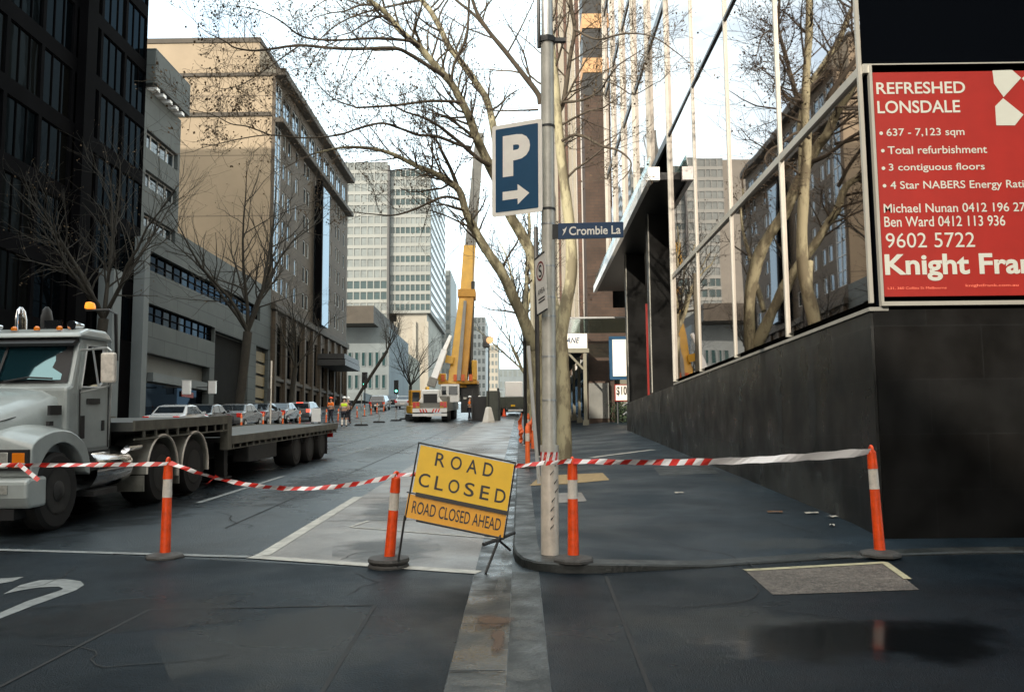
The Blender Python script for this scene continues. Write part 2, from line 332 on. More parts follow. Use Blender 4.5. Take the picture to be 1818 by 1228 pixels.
def softmat(name, col, rough=0.6, amt=1.0, sc=3.0, ior=None, ax=(0, 1)):   # a stain or film that thins out towards its edge
    m = bpy.data.materials.new(name); m.use_nodes = True; t = m.node_tree; b = t.nodes['Principled BSDF']; L = t.links.new
    b.inputs['Base Color'].default_value = (*col, 1); b.inputs['Roughness'].default_value = rough
    if ior: b.inputs['IOR'].default_value = ior
    tc = t.nodes.new('ShaderNodeTexCoord'); sp = t.nodes.new('ShaderNodeSeparateXYZ'); L(tc.outputs['Generated'], sp.inputs[0]); cb = t.nodes.new('ShaderNodeCombineXYZ')
    for i in (0, 1):
        q = t.nodes.new('ShaderNodeMath'); q.operation = 'MULTIPLY_ADD'; L(sp.outputs[ax[i]], q.inputs[0]); q.inputs[1].default_value = 2; q.inputs[2].default_value = -1; L(q.outputs[0], cb.inputs[i])
    ln_ = t.nodes.new('ShaderNodeVectorMath'); ln_.operation = 'LENGTH'; L(cb.outputs[0], ln_.inputs[0])
    n = t.nodes.new('ShaderNodeTexNoise'); n.inputs['Scale'].default_value = sc; n.inputs['Detail'].default_value = 6; L(tc.outputs['Object'], n.inputs['Vector'])
    ad = t.nodes.new('ShaderNodeMath'); ad.operation = 'MULTIPLY_ADD'; L(n.outputs[0], ad.inputs[0]); ad.inputs[1].default_value = 1.5; ad.inputs[2].default_value = -0.75
    su = t.nodes.new('ShaderNodeMath'); su.operation = 'ADD'; L(ln_.outputs['Value'], su.inputs[0]); L(ad.outputs[0], su.inputs[1])
    r = t.nodes.new('ShaderNodeMapRange'); r.interpolation_type = 'SMOOTHSTEP'; L(su.outputs[0], r.inputs[0]); r.inputs[1].default_value = 0.95; r.inputs[2].default_value = 0.35; r.inputs[3].default_value = 0; r.inputs[4].default_value = amt
    L(r.outputs[0], b.inputs['Alpha']); return m
M_film = softmat('water_film', (0.004, 0.005, 0.006), 0.11, 0.85, 1.8, ior=1.33)
M_rusts = softmat('rust_wash', (0.085, 0.04, 0.017), 0.5, 0.75, 5)
M_smear = softmat('cement_wash', (0.15, 0.15, 0.14), 0.6, 0.4, 7)
M_oil = softmat('oil_stain', (0.006, 0.007, 0.008), 0.35, 0.5, 2.5)
M_silt = softmat('silt_wash', (0.10, 0.10, 0.09), 0.7, 0.22, 2.2)
M_winb = glassy('window_with_blind', (0.10, 0.098, 0.085), 1.7, (0.7, 0.8, 0.9), wave=0.05)
M_dwinb = glassy('dark_window_blind', (0.006, 0.006, 0.005), 1.27, (0.3, 0.4, 0.5), wave=0.1)  # dark pane with a blind behind it, slightly paler
M_dust = softmat('wall_dust', (0.075, 0.078, 0.072), 0.8, 0.6, 1.6, ax=(1, 2))
M_drip = softmat('wall_drip', (0.06, 0.062, 0.058), 0.7, 0.45, 5, ax=(1, 2))
M_twin = glassy('office_tower_glass', (0.001, 0.0015, 0.002), 1.22, (0.12, 0.18, 0.24), wave=0.12)
M_twinb = glassy('office_tower_blind', (0.003, 0.003, 0.0027), 1.22, (0.12, 0.18, 0.24), wave=0.12)
# ================================================================ SETTING: ground
def sheet(name, m, polys, dz=0.004, hf=None):
    mb = MB()
    for poly in polys: mb.add([(p[0], p[1], (hf(p[0], p[1]) if hf else gz(p[1])) + dz) for p in poly], [tuple(range(len(poly)))])
    return struct(mb.build(name, m))
def strip_y(x0, x1, ys):                                       # rows of quads along the street
    return [[(x0, a), (x1, a), (x1, b), (x0, b)] for a, b in zip(ys[:-1], ys[1:])]
YS = [-14, 0, 9, 12, 20, 40, 70, 100, 130, 240, 420, 900]
sheet('road', M_road, strip_y(-60, 60, YS), 0.0)
XL = G(-900, 966); XM = G(0, 975); XR = G(852, 1017)
sheet('lane_crossing', M_lane, [[(-60, -14), (-0.46, -14), (-0.46, XR.y), (XM.x, XM.y), (-30, XM.y + 2.5), (-60, XM.y + 2.5)]], 0.004)
sheet('lane_apron', M_lane, [[(0.16, -14), (14, -14), (14, 9.72), (4.6, 9.62), (3.45, 9.47), (1.8, 8.98), (0.75, 8.76), (0.35, 8.78), (0.16, 8.9)]], 0.004)
a = G(445, 987); b = G(852, 1017)
sheet('parking_bay', M_conc, [[(a.x + 0.02, a.y), (b.x - 0.05, b.y), (-0.46, 12), (-2.75, 12)]] + strip_y(-2.75, -0.46, [12, 18, 24.2]) + strip_y(-2.75, -0.46, [24.25, 34, 48, 69]), 0.004)
sheet('gutter', M_gut, strip_y(-0.455, -0.10, [-14, 4, 8, 14, 24, 40, 70, 100]), 0.006)
sheet('flush_kerb', M_kerb, strip_y(-0.095, 0.155, [-14, 3.2, 4.9, 6.6, 8.3, 8.86]), 0.007)
# raised kerb round the footpath corner
edge = [(-0.10, 100), (-0.10, 70), (-0.10, 40), (-0.10, 20), (-0.10, 12), (-0.10, 9.9), (-0.07, 9.45), (0.0, 9.12), (0.14, 8.9), (0.38, 8.79), (0.75, 8.77), (1.8, 9.0), (3.45, 9.49), (4.6, 9.64), (14, 9.74)]
inn = [(0.17, 100), (0.17, 70), (0.17, 40), (0.17, 20), (0.17, 12), (0.17, 9.95), (0.18, 9.6), (0.22, 9.36), (0.32, 9.17), (0.47, 9.06), (0.78, 9.02), (1.75, 9.22), (3.40, 9.70), (4.58, 9.85), (14, 9.95)]
mb = MB()
mb.loft([[(x, y, gz(y) - 0.02) for x, y in edge], [(x, y, gz(y) + lift(x, y) - 0.012) for x, y in edge], [(x + 0.02 * (i < 8), y + 0.015 * (i >= 8), gz(y) + lift(x, y) + 0.004) for i, (x, y) in enumerate(edge)], [(x, y, gz(y) + lift(x, y) + 0.004) for x, y in inn], [(x, y, gz(y) - 0.03) for x, y in inn]])
struct(mb.build('kerb', M_kerb, smooth=True))
mb = MB()
near = inn[5:]; dense = []
for (x0, y0), (x1, y1) in zip(near[:-1], near[1:]):
    for k in range(6): dense.append((x0 + (x1 - x0) * k / 6, y0 + (y1 - y0) * k / 6))
dense.append(near[-1])
mb.loft([[(x, y + (11.2 - y) * f, pv(x, y + (11.2 - y) * f)) for x, y in dense] for f in (0, .08, .2, .35, .5, .65, .8, .9, 1)])
xs = [0.17, 1.2, 2.4, 4.05, 8, 14]
for ya, yb in zip([11.2, 12, 16, 20, 26, 34, 42, 60], [12, 16, 20, 26, 34, 42, 60, 100]):
    for xa, xb in zip(xs[:-1], xs[1:]):
        mb.quad((xa, ya, pv(xa, ya)), (xb, ya, pv(xb, ya)), (xb, yb, pv(xb, yb)), (xa, yb, pv(xa, yb)))
struct(mb.build('footpath', M_path, smooth=True))
mb = MB()
for ya, yb in zip([-14, 20, 70, 130, 240], [20, 70, 130, 240, 420]):
    mb.quad((-30, ya, gz(ya) + 0.14), (-20.6, ya, gz(ya) + 0.14), (-20.6, yb, gz(yb) + 0.14), (-30, yb, gz(yb) + 0.14))
    mb.quad((-20.6, ya, gz(ya) - 0.02), (-20.6, yb, gz(yb) - 0.02), (-20.6, yb, gz(yb) + 0.14), (-20.6, ya, gz(ya) + 0.14))
struct(mb.build('far_footpath', M_kerb))
# painted markings
def line(pts, wd, name, m, dz=0.009, hf=None):
    q = [Vector((p[0], p[1], 0)) for p in pts]; polys = []
    for p0, p1 in zip(q[:-1], q[1:]):
        t = (p1 - p0).normalized(); s = Vector((-t.y, t.x, 0)) * wd / 2
        polys.append([tuple(p0 - s)[:2], tuple(p1 - s)[:2], tuple(p1 + s)[:2], tuple(p0 + s)[:2]])
    return sheet(name, m, polys, dz, hf)
line([G(-300, 968), G(440, 989)], 0.11, 'cross_line', M_paintd)
line([G(445, 989), G(850, 1017)], 0.16, 'stop_line', M_paint, 0.010)
line([(-2.80, a.y), (-2.80, 15.6)], 0.15, 'bay_line', M_paint)
line([(-2.80, 26), (-2.80, 40), (-2.80, 62)], 0.13, 'bay_line', M_paintd)
line([G(622, 936), G(885, 957)], 0.05, 'bay_mark', M_paint, 0.011)
line([G(622, 936), G(655, 925)], 0.05, 'bay_mark', M_paint, 0.012)
for y0 in (14.9, 26.5, 38, 50): line([(-5.3, y0), (-5.22, y0 + 5)], 0.11, 'lane_line', M_paintd)
z6 = lambda x, y: G(x / 2.597, 760 + y / 2.597)
nm = [(15, 768), (90, 727), (180, 704), (300, 698), (372, 708), (388, 725), (350, 750), (150, 822), (-60, 905), (-60, 880), (120, 802), (285, 748), (290, 741), (270, 733), (180, 737), (90, 751)]
mb = MB(); qs = [z6(*p) for p in nm]
k = [(0, 1, 15), (1, 2, 14, 15), (2, 3, 13, 14), (3, 4, 12, 13), (4, 5, 11, 12), (5, 6, 11), (6, 7, 10, 11), (7, 8, 9, 10)]
mb.add([(q.x, q.y, gz(q.y) + 0.009) for q in qs], k)
qs = [z6(*p) for p in [(-60, 700), (110, 688), (60, 708), (-60, 730)]]; mb.add([(q.x, q.y, gz(q.y) + 0.009) for q in qs], [(0, 1, 2, 3)])
struct(mb.build('road_marking', M_paintd))
def stain(name, m, cx_, cy_, w_, l_, rot=0.0, dz=0.012, hf=None):
    c, s_ = math.cos(rot), math.sin(rot)
    return sheet(name, m, [[(cx_ + x * c - y * s_, cy_ + x * s_ + y * c) for x, y in ((-w_ / 2, -l_ / 2), (w_ / 2, -l_ / 2), (w_ / 2, l_ / 2), (-w_ / 2, l_ / 2))]], dz, hf)
# the tactile pad, pits, lids and litter on the right-hand footpath
pq = [G(1322, 1013), G(1572, 999), G(1632, 1048), G(1372, 1057)]
o = sheet('paver_pad', mat('pebble_paver', (0.085, 0.072, 0.06), 0.7, var=0.5, scale=14, bump=1.0, bscale=30, grit=0.8), [[tuple(p)[:2] for p in pq]], 0.009)
line([G(1322, 1014), G(1574, 1000)], 0.09, 'pad_edge_line', mat('yellowed_paint', (0.42, 0.38, 0.24), 0.6, var=0.3, scale=8), 0.014)
line([G(1570, 1000), G(1612, 1030)], 0.07, 'pad_edge_line', MATS['yellowed_paint'], 0.016)
def onpath(px, py): return G(px, py, 0.115)
sheet('tree_pit', M_tan, [[tuple(onpath(*p))[:2] for p in [(940, 860), (1010, 858), (1082, 853), (1070, 841), (960, 843)]]], 0.008, pv)
sheet('path_patch', M_conc, [[tuple(onpath(*p))[:2] for p in [(985, 891), (1042, 888), (1032, 873), (985, 874)]]], 0.008, pv)
sheet('service_lid', M_kerb, [[tuple(onpath(*p))[:2] for p in [(1172, 848), (1278, 846), (1252, 832), (1160, 834)]]], 0.008, pv)
line([onpath(1050, 815), onpath(1160, 807)], 0.22, 'path_line', M_paint, 0.008, pv)
q = onpath(1500, 972); stain('path_stain', M_smear, q.x, q.y, 0.8, 0.35, 0.0, 0.010, pv)
for px, py, w_, l_, m, rot in ((880, 1105, 0.34, 0.55, M_rusts, 0.1), (884, 1135, 0.10, 0.9, M_rusts, 0.05), (930, 1108, 0.26, 0.3, M_smear, 0), (930, 1130, 0.26, 0.35, M_smear, 0.2), (928, 1200, 0.3, 0.3, M_smear, 0), (855, 1188, 0.3, 0.3, M_smear, 0.3), (850, 1216, 0.35, 0.2, M_smear, 0), (890, 1040, 0.1, 1.6, M_smear, 0.02), (898, 985, 0.12, 1.2, M_smear, 0.0)):
    q = G(px, py); stain('gutter_stain', m, q.x, q.y, w_, l_, rot, 0.011 + 0.001 * (l_ > .5))
for x, y, w_, l_, m, rot, dz in ((-3.2, 7.2, 2.2, 1.2, M_oil, 0.4, .008), (-5.4, 7.0, 1.4, 1.4, M_silt, 0, .0085), (1.6, 6.6, 2.4, 1.4, M_silt, 0.2, .008), (-1.6, 6.3, 1.6, 2.0, M_silt, 0.5, .008), (-1.5, 10.2, 1.2, 1.8, M_oil, 0.2, .009), (-1.9, 14, 1.4, 4, M_oil, 0.0, .009), (-4.0, 18, 1.6, 9, M_oil, 0.03, .008), (-6.2, 14, 3.0, 9, M_oil, 0.0, .0075), (-4.4, 30, 2.0, 12, M_silt, 0.02, .008), (-1.4, 30, 1.2, 7, M_silt, 0, .009)):
    stain('road_stain', m, x, y, w_, l_, rot, dz)
for x, y, w_, l_, m in ((2.9, 10.1, 1.6, 1.0, M_silt), (3.7, 12.5, 0.7, 5, M_silt), (3.8, 20, 0.6, 12, M_silt)): stain('path_stain', m, x, y, w_, l_, 0.0, 0.007, pv)
q = G(1560, 1140); stain('puddle', M_film, q.x + 0.05, q.y, 2.7, 1.2, 0.05, 0.010)
line([G(560, 806), G(640, 803), G(735, 804)], 0.05, 'road_joint', M_rubber, 0.006)
for x in (-3.9, -6.6): line([(x, 12), (x + 0.04, 30), (x, 60)], 0.025, 'road_joint', M_rubber, 0.0065)
for y0 in (12.6, 15.4, 18.4, 21.2, 27.5, 31): line([(-2.7, y0), (-0.5, y0 + 0.02)], 0.02, 'bay_joint', M_rubber, 0.007)
for k in range(22): y0 = 3.4 + k * 1.15; line([(-0.45, y0), (-0.11, y0)], 0.014, 'gutter_joint', M_rubber, 0.0135)
def crack(x, y, an, n, wd=0.012, m=M_rubber, hf=None, dz=0.0095):  # a wandering hairline in the surface
    pts = [(x, y)]
    for _ in range(n): an += rnd.gauss(0, 0.35); l = rnd.uniform(.08, .2); pts.append((pts[-1][0] + math.cos(an) * l, pts[-1][1] + math.sin(an) * l))
    line(pts, wd, 'crack', m, dz, hf)
for a_ in ((-3.4, 6.4, 0.2, 14), (-1.5, 7.9, 1.9, 8), (0.9, 7.4, -0.1, 12), (2.2, 6.3, 0.9, 9), (-4.6, 8.3, -0.2, 10), (-1.9, 9.6, 1.4, 9), (-3.6, 12, 1.5, 16)): crack(*a_)
for a_ in ((1.4, 10.4, 0.4, 12), (2.6, 12.5, 1.3, 12), (3.4, 10.6, 1.8, 8)): crack(*a_, 0.010, M_rubber, pv, 0.004)
line([(0.7, 4.0), (0.78, 8.6)], 0.03, 'tar_seam', M_rubber, 0.0085); line([(-3.1, 5.2), (-3.0, 7.4), (-1.2, 7.5), (-1.15, 5.2)], 0.03, 'tar_seam', M_rubber, 0.0085)
li = 0
for px, py, w, h, an, lab in [(1205, 877, 0.14, 0.08, 0.2, 'flat pale scrap of card alone in the middle of the footpath'), (1375, 910, 0.2, 0.09, 0.0, 'rusty brown flattened scrap near the dark wall'), (1440, 912, 0.2, 0.07, 0.3, 'long whitish paper strip at the foot of the dark wall'), (1478, 918, 0.13, 0.09, 0.6, 'crumpled white paper scrap beside the wall'), (1478, 931, 0.08, 0.06, 1.0, 'tiny white scrap, closest paper scrap to the right bollard')]:
    q = onpath(px, py); mb = MB(Matrix.Rotation(an, 4, 'Z'))
    mb.loft([[(-w / 2, -h / 2, 0.012), (0, -h / 2, 0.02), (w / 2, -h / 2, 0.014)], [(-w / 2, 0, 0.03), (0, 0.01, 0.024), (w / 2, 0, 0.03)], [(-w / 2 * .8, h / 2, 0.012), (0, h / 2, 0.03), (w / 2, h / 2, 0.012)]])
    o = mb.build('paper_scrap', M_rust if li == 1 else M_litter); o.location = (q.x, q.y, pv(q.x, q.y)); li += 1
    tag(o, lab, 'litter', 'scraps of litter on the footpath')

# ================================================================ SETTING: buildings
def facade(mb, o, u, n, W_, H_, holes, depth=0.25):            # a wall (u along, z up, n outwards) with openings and their reveals
    o, u, n = Vector(o), Vector(u), Vector(n); z = Vector((0, 0, 1))
    us = sorted({0.0, W_} | {h[0] for h in holes} | {h[1] for h in holes}); vs = sorted({0.0, H_} | {h[2] for h in holes} | {h[3] for h in holes})
    pt = lambda a, b, d=0.0: o + u * a + z * b - n * d
    for b0, b1 in zip(vs[:-1], vs[1:]):
        run = None
        for a0, a1 in list(zip(us[:-1], us[1:])) + [(None, None)]:
            solid = a0 is not None and not any(h[0] < (a0 + a1) / 2 < h[1] and h[2] < (b0 + b1) / 2 < h[3] for h in holes)
            if solid: run = (run[0] if run else a0, a1)
            elif run: mb.quad(pt(run[0], b0), pt(run[1], b0), pt(run[1], b1), pt(run[0], b1)); run = None
    for h in list(holes) + [(0.0, W_, 0.0, H_)]:
        a0, a1, b0, b1 = h
        for p, q in (((a0, b0), (a1, b0)), ((a1, b0), (a1, b1)), ((a1, b1), (a0, b1)), ((a0, b1), (a0, b0))):
            mb.quad(pt(*p), pt(*q), pt(*q, depth), pt(*p, depth))
def glaze(root, o, u, n, holes, depth, gm, fm, nx=1, nz=1, name='window', fw=0.06, limit=100, sub=True):
    o, u, n = Vector(o), Vector(u), Vector(n); z = Vector((0, 0, 1))
    rest = MB()
    for i, (a0, a1, b0, b1) in enumerate(holes):
        tgt = MB() if i < limit else rest
        pt = lambda a, b, d: o + u * a + z * b - n * d
        tgt.quad(pt(a0, b0, depth), pt(a1, b0, depth), pt(a1, b1, depth), pt(a0, b1, depth))
        if i >= limit: continue
        w = tgt.build(name, rnd.choice(gm) if isinstance(gm, tuple) else gm, root, world=True)
        if sub:
            f = MB()
            def bar(c0, c1, e0, e1):
                v = [pt(c, e, d) for d in (depth - 0.004, depth - 0.06) for c, e in ((c0, e0), (c1, e0), (c1, e1), (c0, e1))]
                f.add(v, [(4, 5, 6, 7), (0, 1, 5, 4), (1, 2, 6, 5), (2, 3, 7, 6), (3, 0, 4, 7)])
            bar(a0, a1, b0, b0 + fw); bar(a0, a1, b1 - fw, b1)
            bar(a0, a0 + fw, b0 + fw, b1 - fw); bar(a1 - fw, a1, b0 + fw, b1 - fw)
            for k in range(1, nx): c = a0 + (a1 - a0) * k / nx; bar(c - fw / 2, c + fw / 2, b0 + fw, b1 - fw)
            for k in range(1, nz):
                e = b0 + (b1 - b0) * k / nz
                for j in range(nx):
                    c0 = a0 + (a1 - a0) * j / nx + fw / 2; c1 = a0 + (a1 - a0) * (j + 1) / nx - fw / 2; bar(c0 + (fw / 2 if j == 0 else 0), c1 - (fw / 2 if j == nx - 1 else 0), e - fw / 2, e + fw / 2)
            f.build('frame', fm, w, world=True)
    if rest.f: r = rest.build(name + '_rows', gm[0] if isinstance(gm, tuple) else gm, root, world=True); r['kind'] = 'stuff'
FX = -24.5
# --- dark glass office on the left, running back past the camera
t = thing('dark_office_building', 'very dark glass office tower behind the white truck', 'building', (FX, 57, gz(57)))
holes = []
for fl in range(11):
    for by in range(6): holes.append((0.35 + by * 3.15, 3.2 + by * 3.15, 8.2 + fl * 3.75, 11.1 + fl * 3.75))
mb = MB(); facade(mb, (FX, 38, 0), (0, 1, 0), (1, 0, 0), 19, 50, holes, 0.2); mb.build('curtain_wall_frame', M_dframe, t, True)
glaze(t, (FX, 38, 0), (0, 1, 0), (1, 0, 0), holes, 0.12, (M_twin, M_twin, M_twin, M_twinb), M_dframe, 3, 1, fw=0.05)
mb = MB(); mb.box(FX - 30, FX - 0.2, 38, 57, 0, 50); mb.box(FX - 30, FX, -75, 37.99, -3, 29); mb.build('tower_block', M_dframe, t, True)  # second box lies out of view, added to keep the street in shade
mb = MB(); mb.box(FX + 0.01, FX + 0.5, 48.0, 49.2, 0, 50); mb.build('pier', M_dframe, t, True)
mb = MB(); mb.box(FX + 0.01, FX + 0.7, 56.2, 57.0, 0, 15); mb.build('pier', M_palex, t, True)
mb = MB(); mb.box(FX + 0.01, FX + 0.9, 51.5, 52.6, 0, 12); mb.build('pier', M_palex, t, True)
# --- grey precast building
t = thing('grey_precast_building', 'grey concrete panel building with long dark window strips', 'building', (FX, 72, gz(72)))
o_, u_, n_ = (FX, 57.02, 0), (0, 1, 0), (1, 0, 0)
H1 = [(0.6, 27.0, 13.3, 14.6), (0.6, 14.6, 9.9, 11.1)]
low = [(1.2, 13.6, 2.0, 7.8), (14.7, 23.6, 2.0, 10.9), (26.0, 30.0, 2.0, 10.9)]
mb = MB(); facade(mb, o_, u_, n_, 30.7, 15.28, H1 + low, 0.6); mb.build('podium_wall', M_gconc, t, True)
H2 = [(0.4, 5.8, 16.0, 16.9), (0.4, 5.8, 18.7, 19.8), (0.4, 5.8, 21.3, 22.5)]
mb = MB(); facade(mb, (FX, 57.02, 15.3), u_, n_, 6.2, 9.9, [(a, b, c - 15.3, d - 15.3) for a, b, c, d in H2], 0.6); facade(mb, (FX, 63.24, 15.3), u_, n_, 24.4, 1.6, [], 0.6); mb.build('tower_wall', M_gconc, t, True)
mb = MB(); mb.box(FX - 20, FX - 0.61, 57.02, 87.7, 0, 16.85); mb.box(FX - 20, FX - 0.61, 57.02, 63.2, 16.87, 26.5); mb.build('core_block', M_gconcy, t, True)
mb = MB(); mb.box(FX - 6, FX + 0.6, 57.05, 63.3, 25.5, 27.9); mb.build('roof_fascia', M_gconc, t, True, bevel=0.05)
for k in range(5): mb = MB(); mb.box(FX - 0.6, FX + 0.5, 57.6 + k * 1.1, 58.1 + k * 1.1, 25.22, 25.45); mb.build('pergola_slat', M_white, t, True)
strips = []
for a, b, c, d in H1:
    k = int((b - a) / 1.4)
    strips += [(a + i * (b - a) / k, a + (i + 1) * (b - a) / k, c, d) for i in range(k)]
glaze(t, o_, u_, n_, strips, 0.35, (M_dwin, M_dwin, M_dwin, M_dwinb), M_dframe, 1, 2, fw=0.07)
glaze(t, o_, u_, n_, [(a + i * 1.35, a + (i + 1) * 1.35, c, d) for a, b, c, d in H2 for i in range(4)], 0.35, M_win, M_frame, 1, 1)
mb = MB(); mb.box(FX - 0.55, FX - 0.5, 58.3, 70.5, 2.0, 5.9); mb.build('shop_front', M_dwin, t, True)
mb = MB(); mb.box(FX - 0.5, FX - 0.1, 60, 70.5, 6.0, 6.6); mb.build('shop_fascia', M_palex, t, True)
mb = MB(); mb.box(FX - 0.45, FX - 0.4, 66.0, 68.4, 5.3, 5.7); mb.build('shop_sign', mat('dim_red_sign', (0.25, 0.03, 0.02), 0.5), t, True)
mb = MB(); mb.box(FX - 0.58, FX - 0.55, 71.8, 80.6, 2, 10.8); mb.build('loading_dock', M_dark, t, True)
mb = MB()
for k in range(5): mb.box(FX - 0.4, FX - 0.3, 83.2, 86.9, 5.0 + k * 1.15, 5.9 + k * 1.15)
mb.build('louvre', mat('amber_blinds', (0.17, 0.13, 0.06), 0.6), t, True)
# --- beige and brown office
t = thing('brown_masonry_building', 'tall brown masonry office with a blank beige side wall', 'building', (FX, 106, gz(106)))
mb = MB(); mb.box(FX - 16, FX - 0.32, 87.75, 126, 0, 39.2); mb.build('side_wall', M_beige, t, True)
o_ = (FX, 87.75, 0); L3 = 38.3
wins = []
for fl in range(6):
    z0 = 17.0 + fl * 3.05
    for y in (3.3, 5.4, 8.6, 12.4, 14.0, 24.5, 26.3, 30.0, 31.8, 35.3): wins.append((y, y + 1.35, z0, z0 + 1.75))
low = []
for k in range(9): low.append((1.6 + k * 4.05, 4.0 + k * 4.05, 8.6, 13.6)); low.append((1.6 + k * 4.05, 4.2 + k * 4.05, 4.9, 7.6))
top = [(3.0 + k * 3.9, 6.2 + k * 3.9, 35.6, 38.0) for k in range(9)]
bay = [(0.15, 2.3, 17.0, 38.3), (17.8, 22.6, 15.9, 32.6)]
mb = MB(); facade(mb, o_, (0, 1, 0), (1, 0, 0), L3, 39.2, wins + low + top + bay, 0.3); mb.build('street_wall', M_brown, t, True)
glaze(t, o_, (0, 1, 0), (1, 0, 0), top, 0.15, M_win, M_frame, 2, 1)
glaze(t, o_, (0, 1, 0), (1, 0, 0), wins, 0.14, (M_win, M_win, M_win, M_winb), M_frame, 1, 1, fw=0.09)
glaze(t, o_, (0, 1, 0), (1, 0, 0), low, 0.2, (M_dwin, M_dwin, M_dwinb), M_dframe, 2, 2)
glaze(t, o_, (0, 1, 0), (1, 0, 0), bay[:1], 0.05, M_win, M_frame, 2, 14, name='corner_glazing')
mb = MB(); mb.prism([(FX - 0.2, 105.55), (FX + 0.9, 106.3), (FX + 0.9, 109.8), (FX - 0.2, 110.3)], 15.9, 32.7, 2); w = mb.build('bay_window', M_win, t, True)
mb = MB(); mb.box(FX + 0.3, FX + 1.05, 105.0, 105.5, 15.6, 33.2); mb.build('bay_fin', M_dframe, t, True)
mb = MB()
for zz, pr, h in ((15.0, 0.45, 0.7), (34.0, 0.9, 0.55), (38.9, 1.0, 0.8), (8.0, 0.25, 0.35)): mb.box(FX + 0.01, FX + pr, 87.6, 126.1, zz, zz + h)
mb.build('cornice', M_cornice, t, True, bevel=0.08)
mb = MB(); mb.box(FX - 16.1, FX - 1.6, 87.7, 119.2, 42.5, 43.0); mb.build('roof_parapet', M_cornice, t, True)
mb = MB(); mb.box(FX - 16, FX - 1.7, 87.8, 119, 39.25, 42.48); mb.build('top_storey', M_beige, t, True)
mb = MB(); mb.tube([(FX - 4, 90, 43), (FX - 4, 90, 46)], 0.05, 5); mb.build('antenna', M_dsteel, t, True)
mb = MB(); mb.box(FX - 16, FX - 0.4, 87.6, 87.74, 34.7, 35.1); mb.box(FX - 16, FX - 0.4, 87.6, 87.74, 38.9, 39.24); mb.build('string_course', M_cornice, t, True)
mb = MB(); mb.box(FX + 0.02, FX + 3.4, 108, 118, 11.2, 11.9); mb.box(FX + 0.05, FX + 3.3, 108.1, 117.9, 12.0, 12.6); mb.build('canopy', M_dsteel, t, True)
mb = MB()
for k in range(10): mb.box(FX + 0.01, FX + 0.35, 88.1 + k * 4.05, 88.8 + k * 4.05, 3.5, 14.9)
mb.build('pilasters', M_brown, t, True)
# --- white gridded tower and its podium
t = thing('gridded_tower', 'white gridded curtain wall tower beyond the crane', 'building', (-34, 235, gz(235)))
def tower_face(X0, X1, Y, zb, zt, cols, rows, dark):
    hs = []; w = (X1 - X0) / cols; h = (zt - zb) / rows
    for r_ in range(rows):
        for c_ in range(cols): hs.append((c_ * w + 0.12, (c_ + 1) * w - 0.12, r_ * h + 0.75, (r_ + 1) * h - 0.14))
    mb = MB(); facade(mb, (X0, Y, zb), (1, 0, 0), (0, -1, 0), X1 - X0, zt - zb, hs, 0.3); mb.build('grid_frame', M_tow, t, True)
    hd = [q for i, q in enumerate(hs) if (i // cols) in dark]; hl = [q for i, q in enumerate(hs) if (i // cols) not in dark]
    glaze(t, (X0, Y, zb), (1, 0, 0), (0, -1, 0), hd, 0.2, M_twd, M_tow, sub=False, limit=45)
    glaze(t, (X0, Y, zb), (1, 0, 0), (0, -1, 0), hl, 0.2, M_twl, M_tow, sub=False, limit=0 if cols > 8 else 50)
M_twd = mat('tower_glass_dark', (0.014, 0.036, 0.038), 0.15, var=0.3, scale=0.3)
M_twl = mat('tower_glass_blinds', (0.11, 0.125, 0.12), 0.25, var=0.3, scale=0.25)
xa, xb, xc = P(604, 560, 235).x, P(690, 560, 235).x, P(764, 560, 235).x
zb_, zt_ = P(700, 556, 235).z, P(700, 302, 235).z
tower_face(xa, xb - 0.3, 234, zb_ - 3, P(650, 288, 234).z, 7, 15, (2, 3))
tower_face(xb + 0.3, xc, 235, zb_, zt_, 8, 15, (0, 1, 2, 3, 5, 8, 11, 12, 14))
mb = MB(); mb.box(xa - 20, xb - 0.4, 234.35, 270, zb_ - 3, P(650, 287, 234).z - 0.5); mb.box(xb - 0.3, xc, 235.35, 283, zb_, zt_ - 0.5); mb.build('tower_block', M_tpan, t, True)
mb = MB(); mb.box(xb - 0.29, xb + 0.29, 233.6, 234.9, zb_ - 3, zt_ + 1); mb.build('dark_joint', M_dsteel, t, True)
mb = MB()
for k in range(15):
    z = zb_ + (zt_ - zb_) / 15 * k; mb.box(xc + 0.02, xc + 0.12, 236, 282, z + 1.0, z + 2.2)
mb.build('side_window_bands', M_twd, t, True)
mb = MB(); mb.box(xb + 2, xc - 1.0, 236, 280, 0, zb_ - 0.02); mb.box(xa - 20, xb + 1.98, 240, 280, 0, zb_ - 3.02); mb.build('podium', M_tbase, t, True)
mb = MB()
for x in (702, 735, 757): X = P(x, 560, 235).x; mb.box(X - 0.5, X + 0.5, 235.2, 235.99, 0, zb_ - 2.2)
mb.build('podium_piers', M_tbase, t, True)
t = thing('low_slab_building', 'low pale building under a heavy overhanging concrete slab roof', 'building', (-38, 160, gz(160)))
zc = P(640, 553, 160).z
mb = MB(); mb.box(P(560, 600, 160).x, P(688, 600, 160).x, 162, 190, 0, zc - 2.6); mb.build('wall', M_palex, t, True)
mb = MB(); mb.box(P(560, 600, 160).x, P(668, 600, 160).x, 157, 188, zc - 2.5, zc + 0.6); mb.build('roof', M_cornice, t, True)
hs = [(P(618 + 12 * k, 620, 162).x, P(625 + 12 * k, 620, 162).x, P(640, 650 + 0 * k, 162).z, P(640, 625, 162).z) for k in range(6)] + [(P(618 + 12 * k, 620, 162).x, P(625 + 12 * k, 620, 162).x, P(640, 690, 162).z, P(640, 665, 162).z) for k in range(6)]
glaze(t, (0, 161.9, 0), (1, 0, 0), (0, -1, 0), hs, 0.0, M_twd, M_palex, 1, 1, fw=0.1)
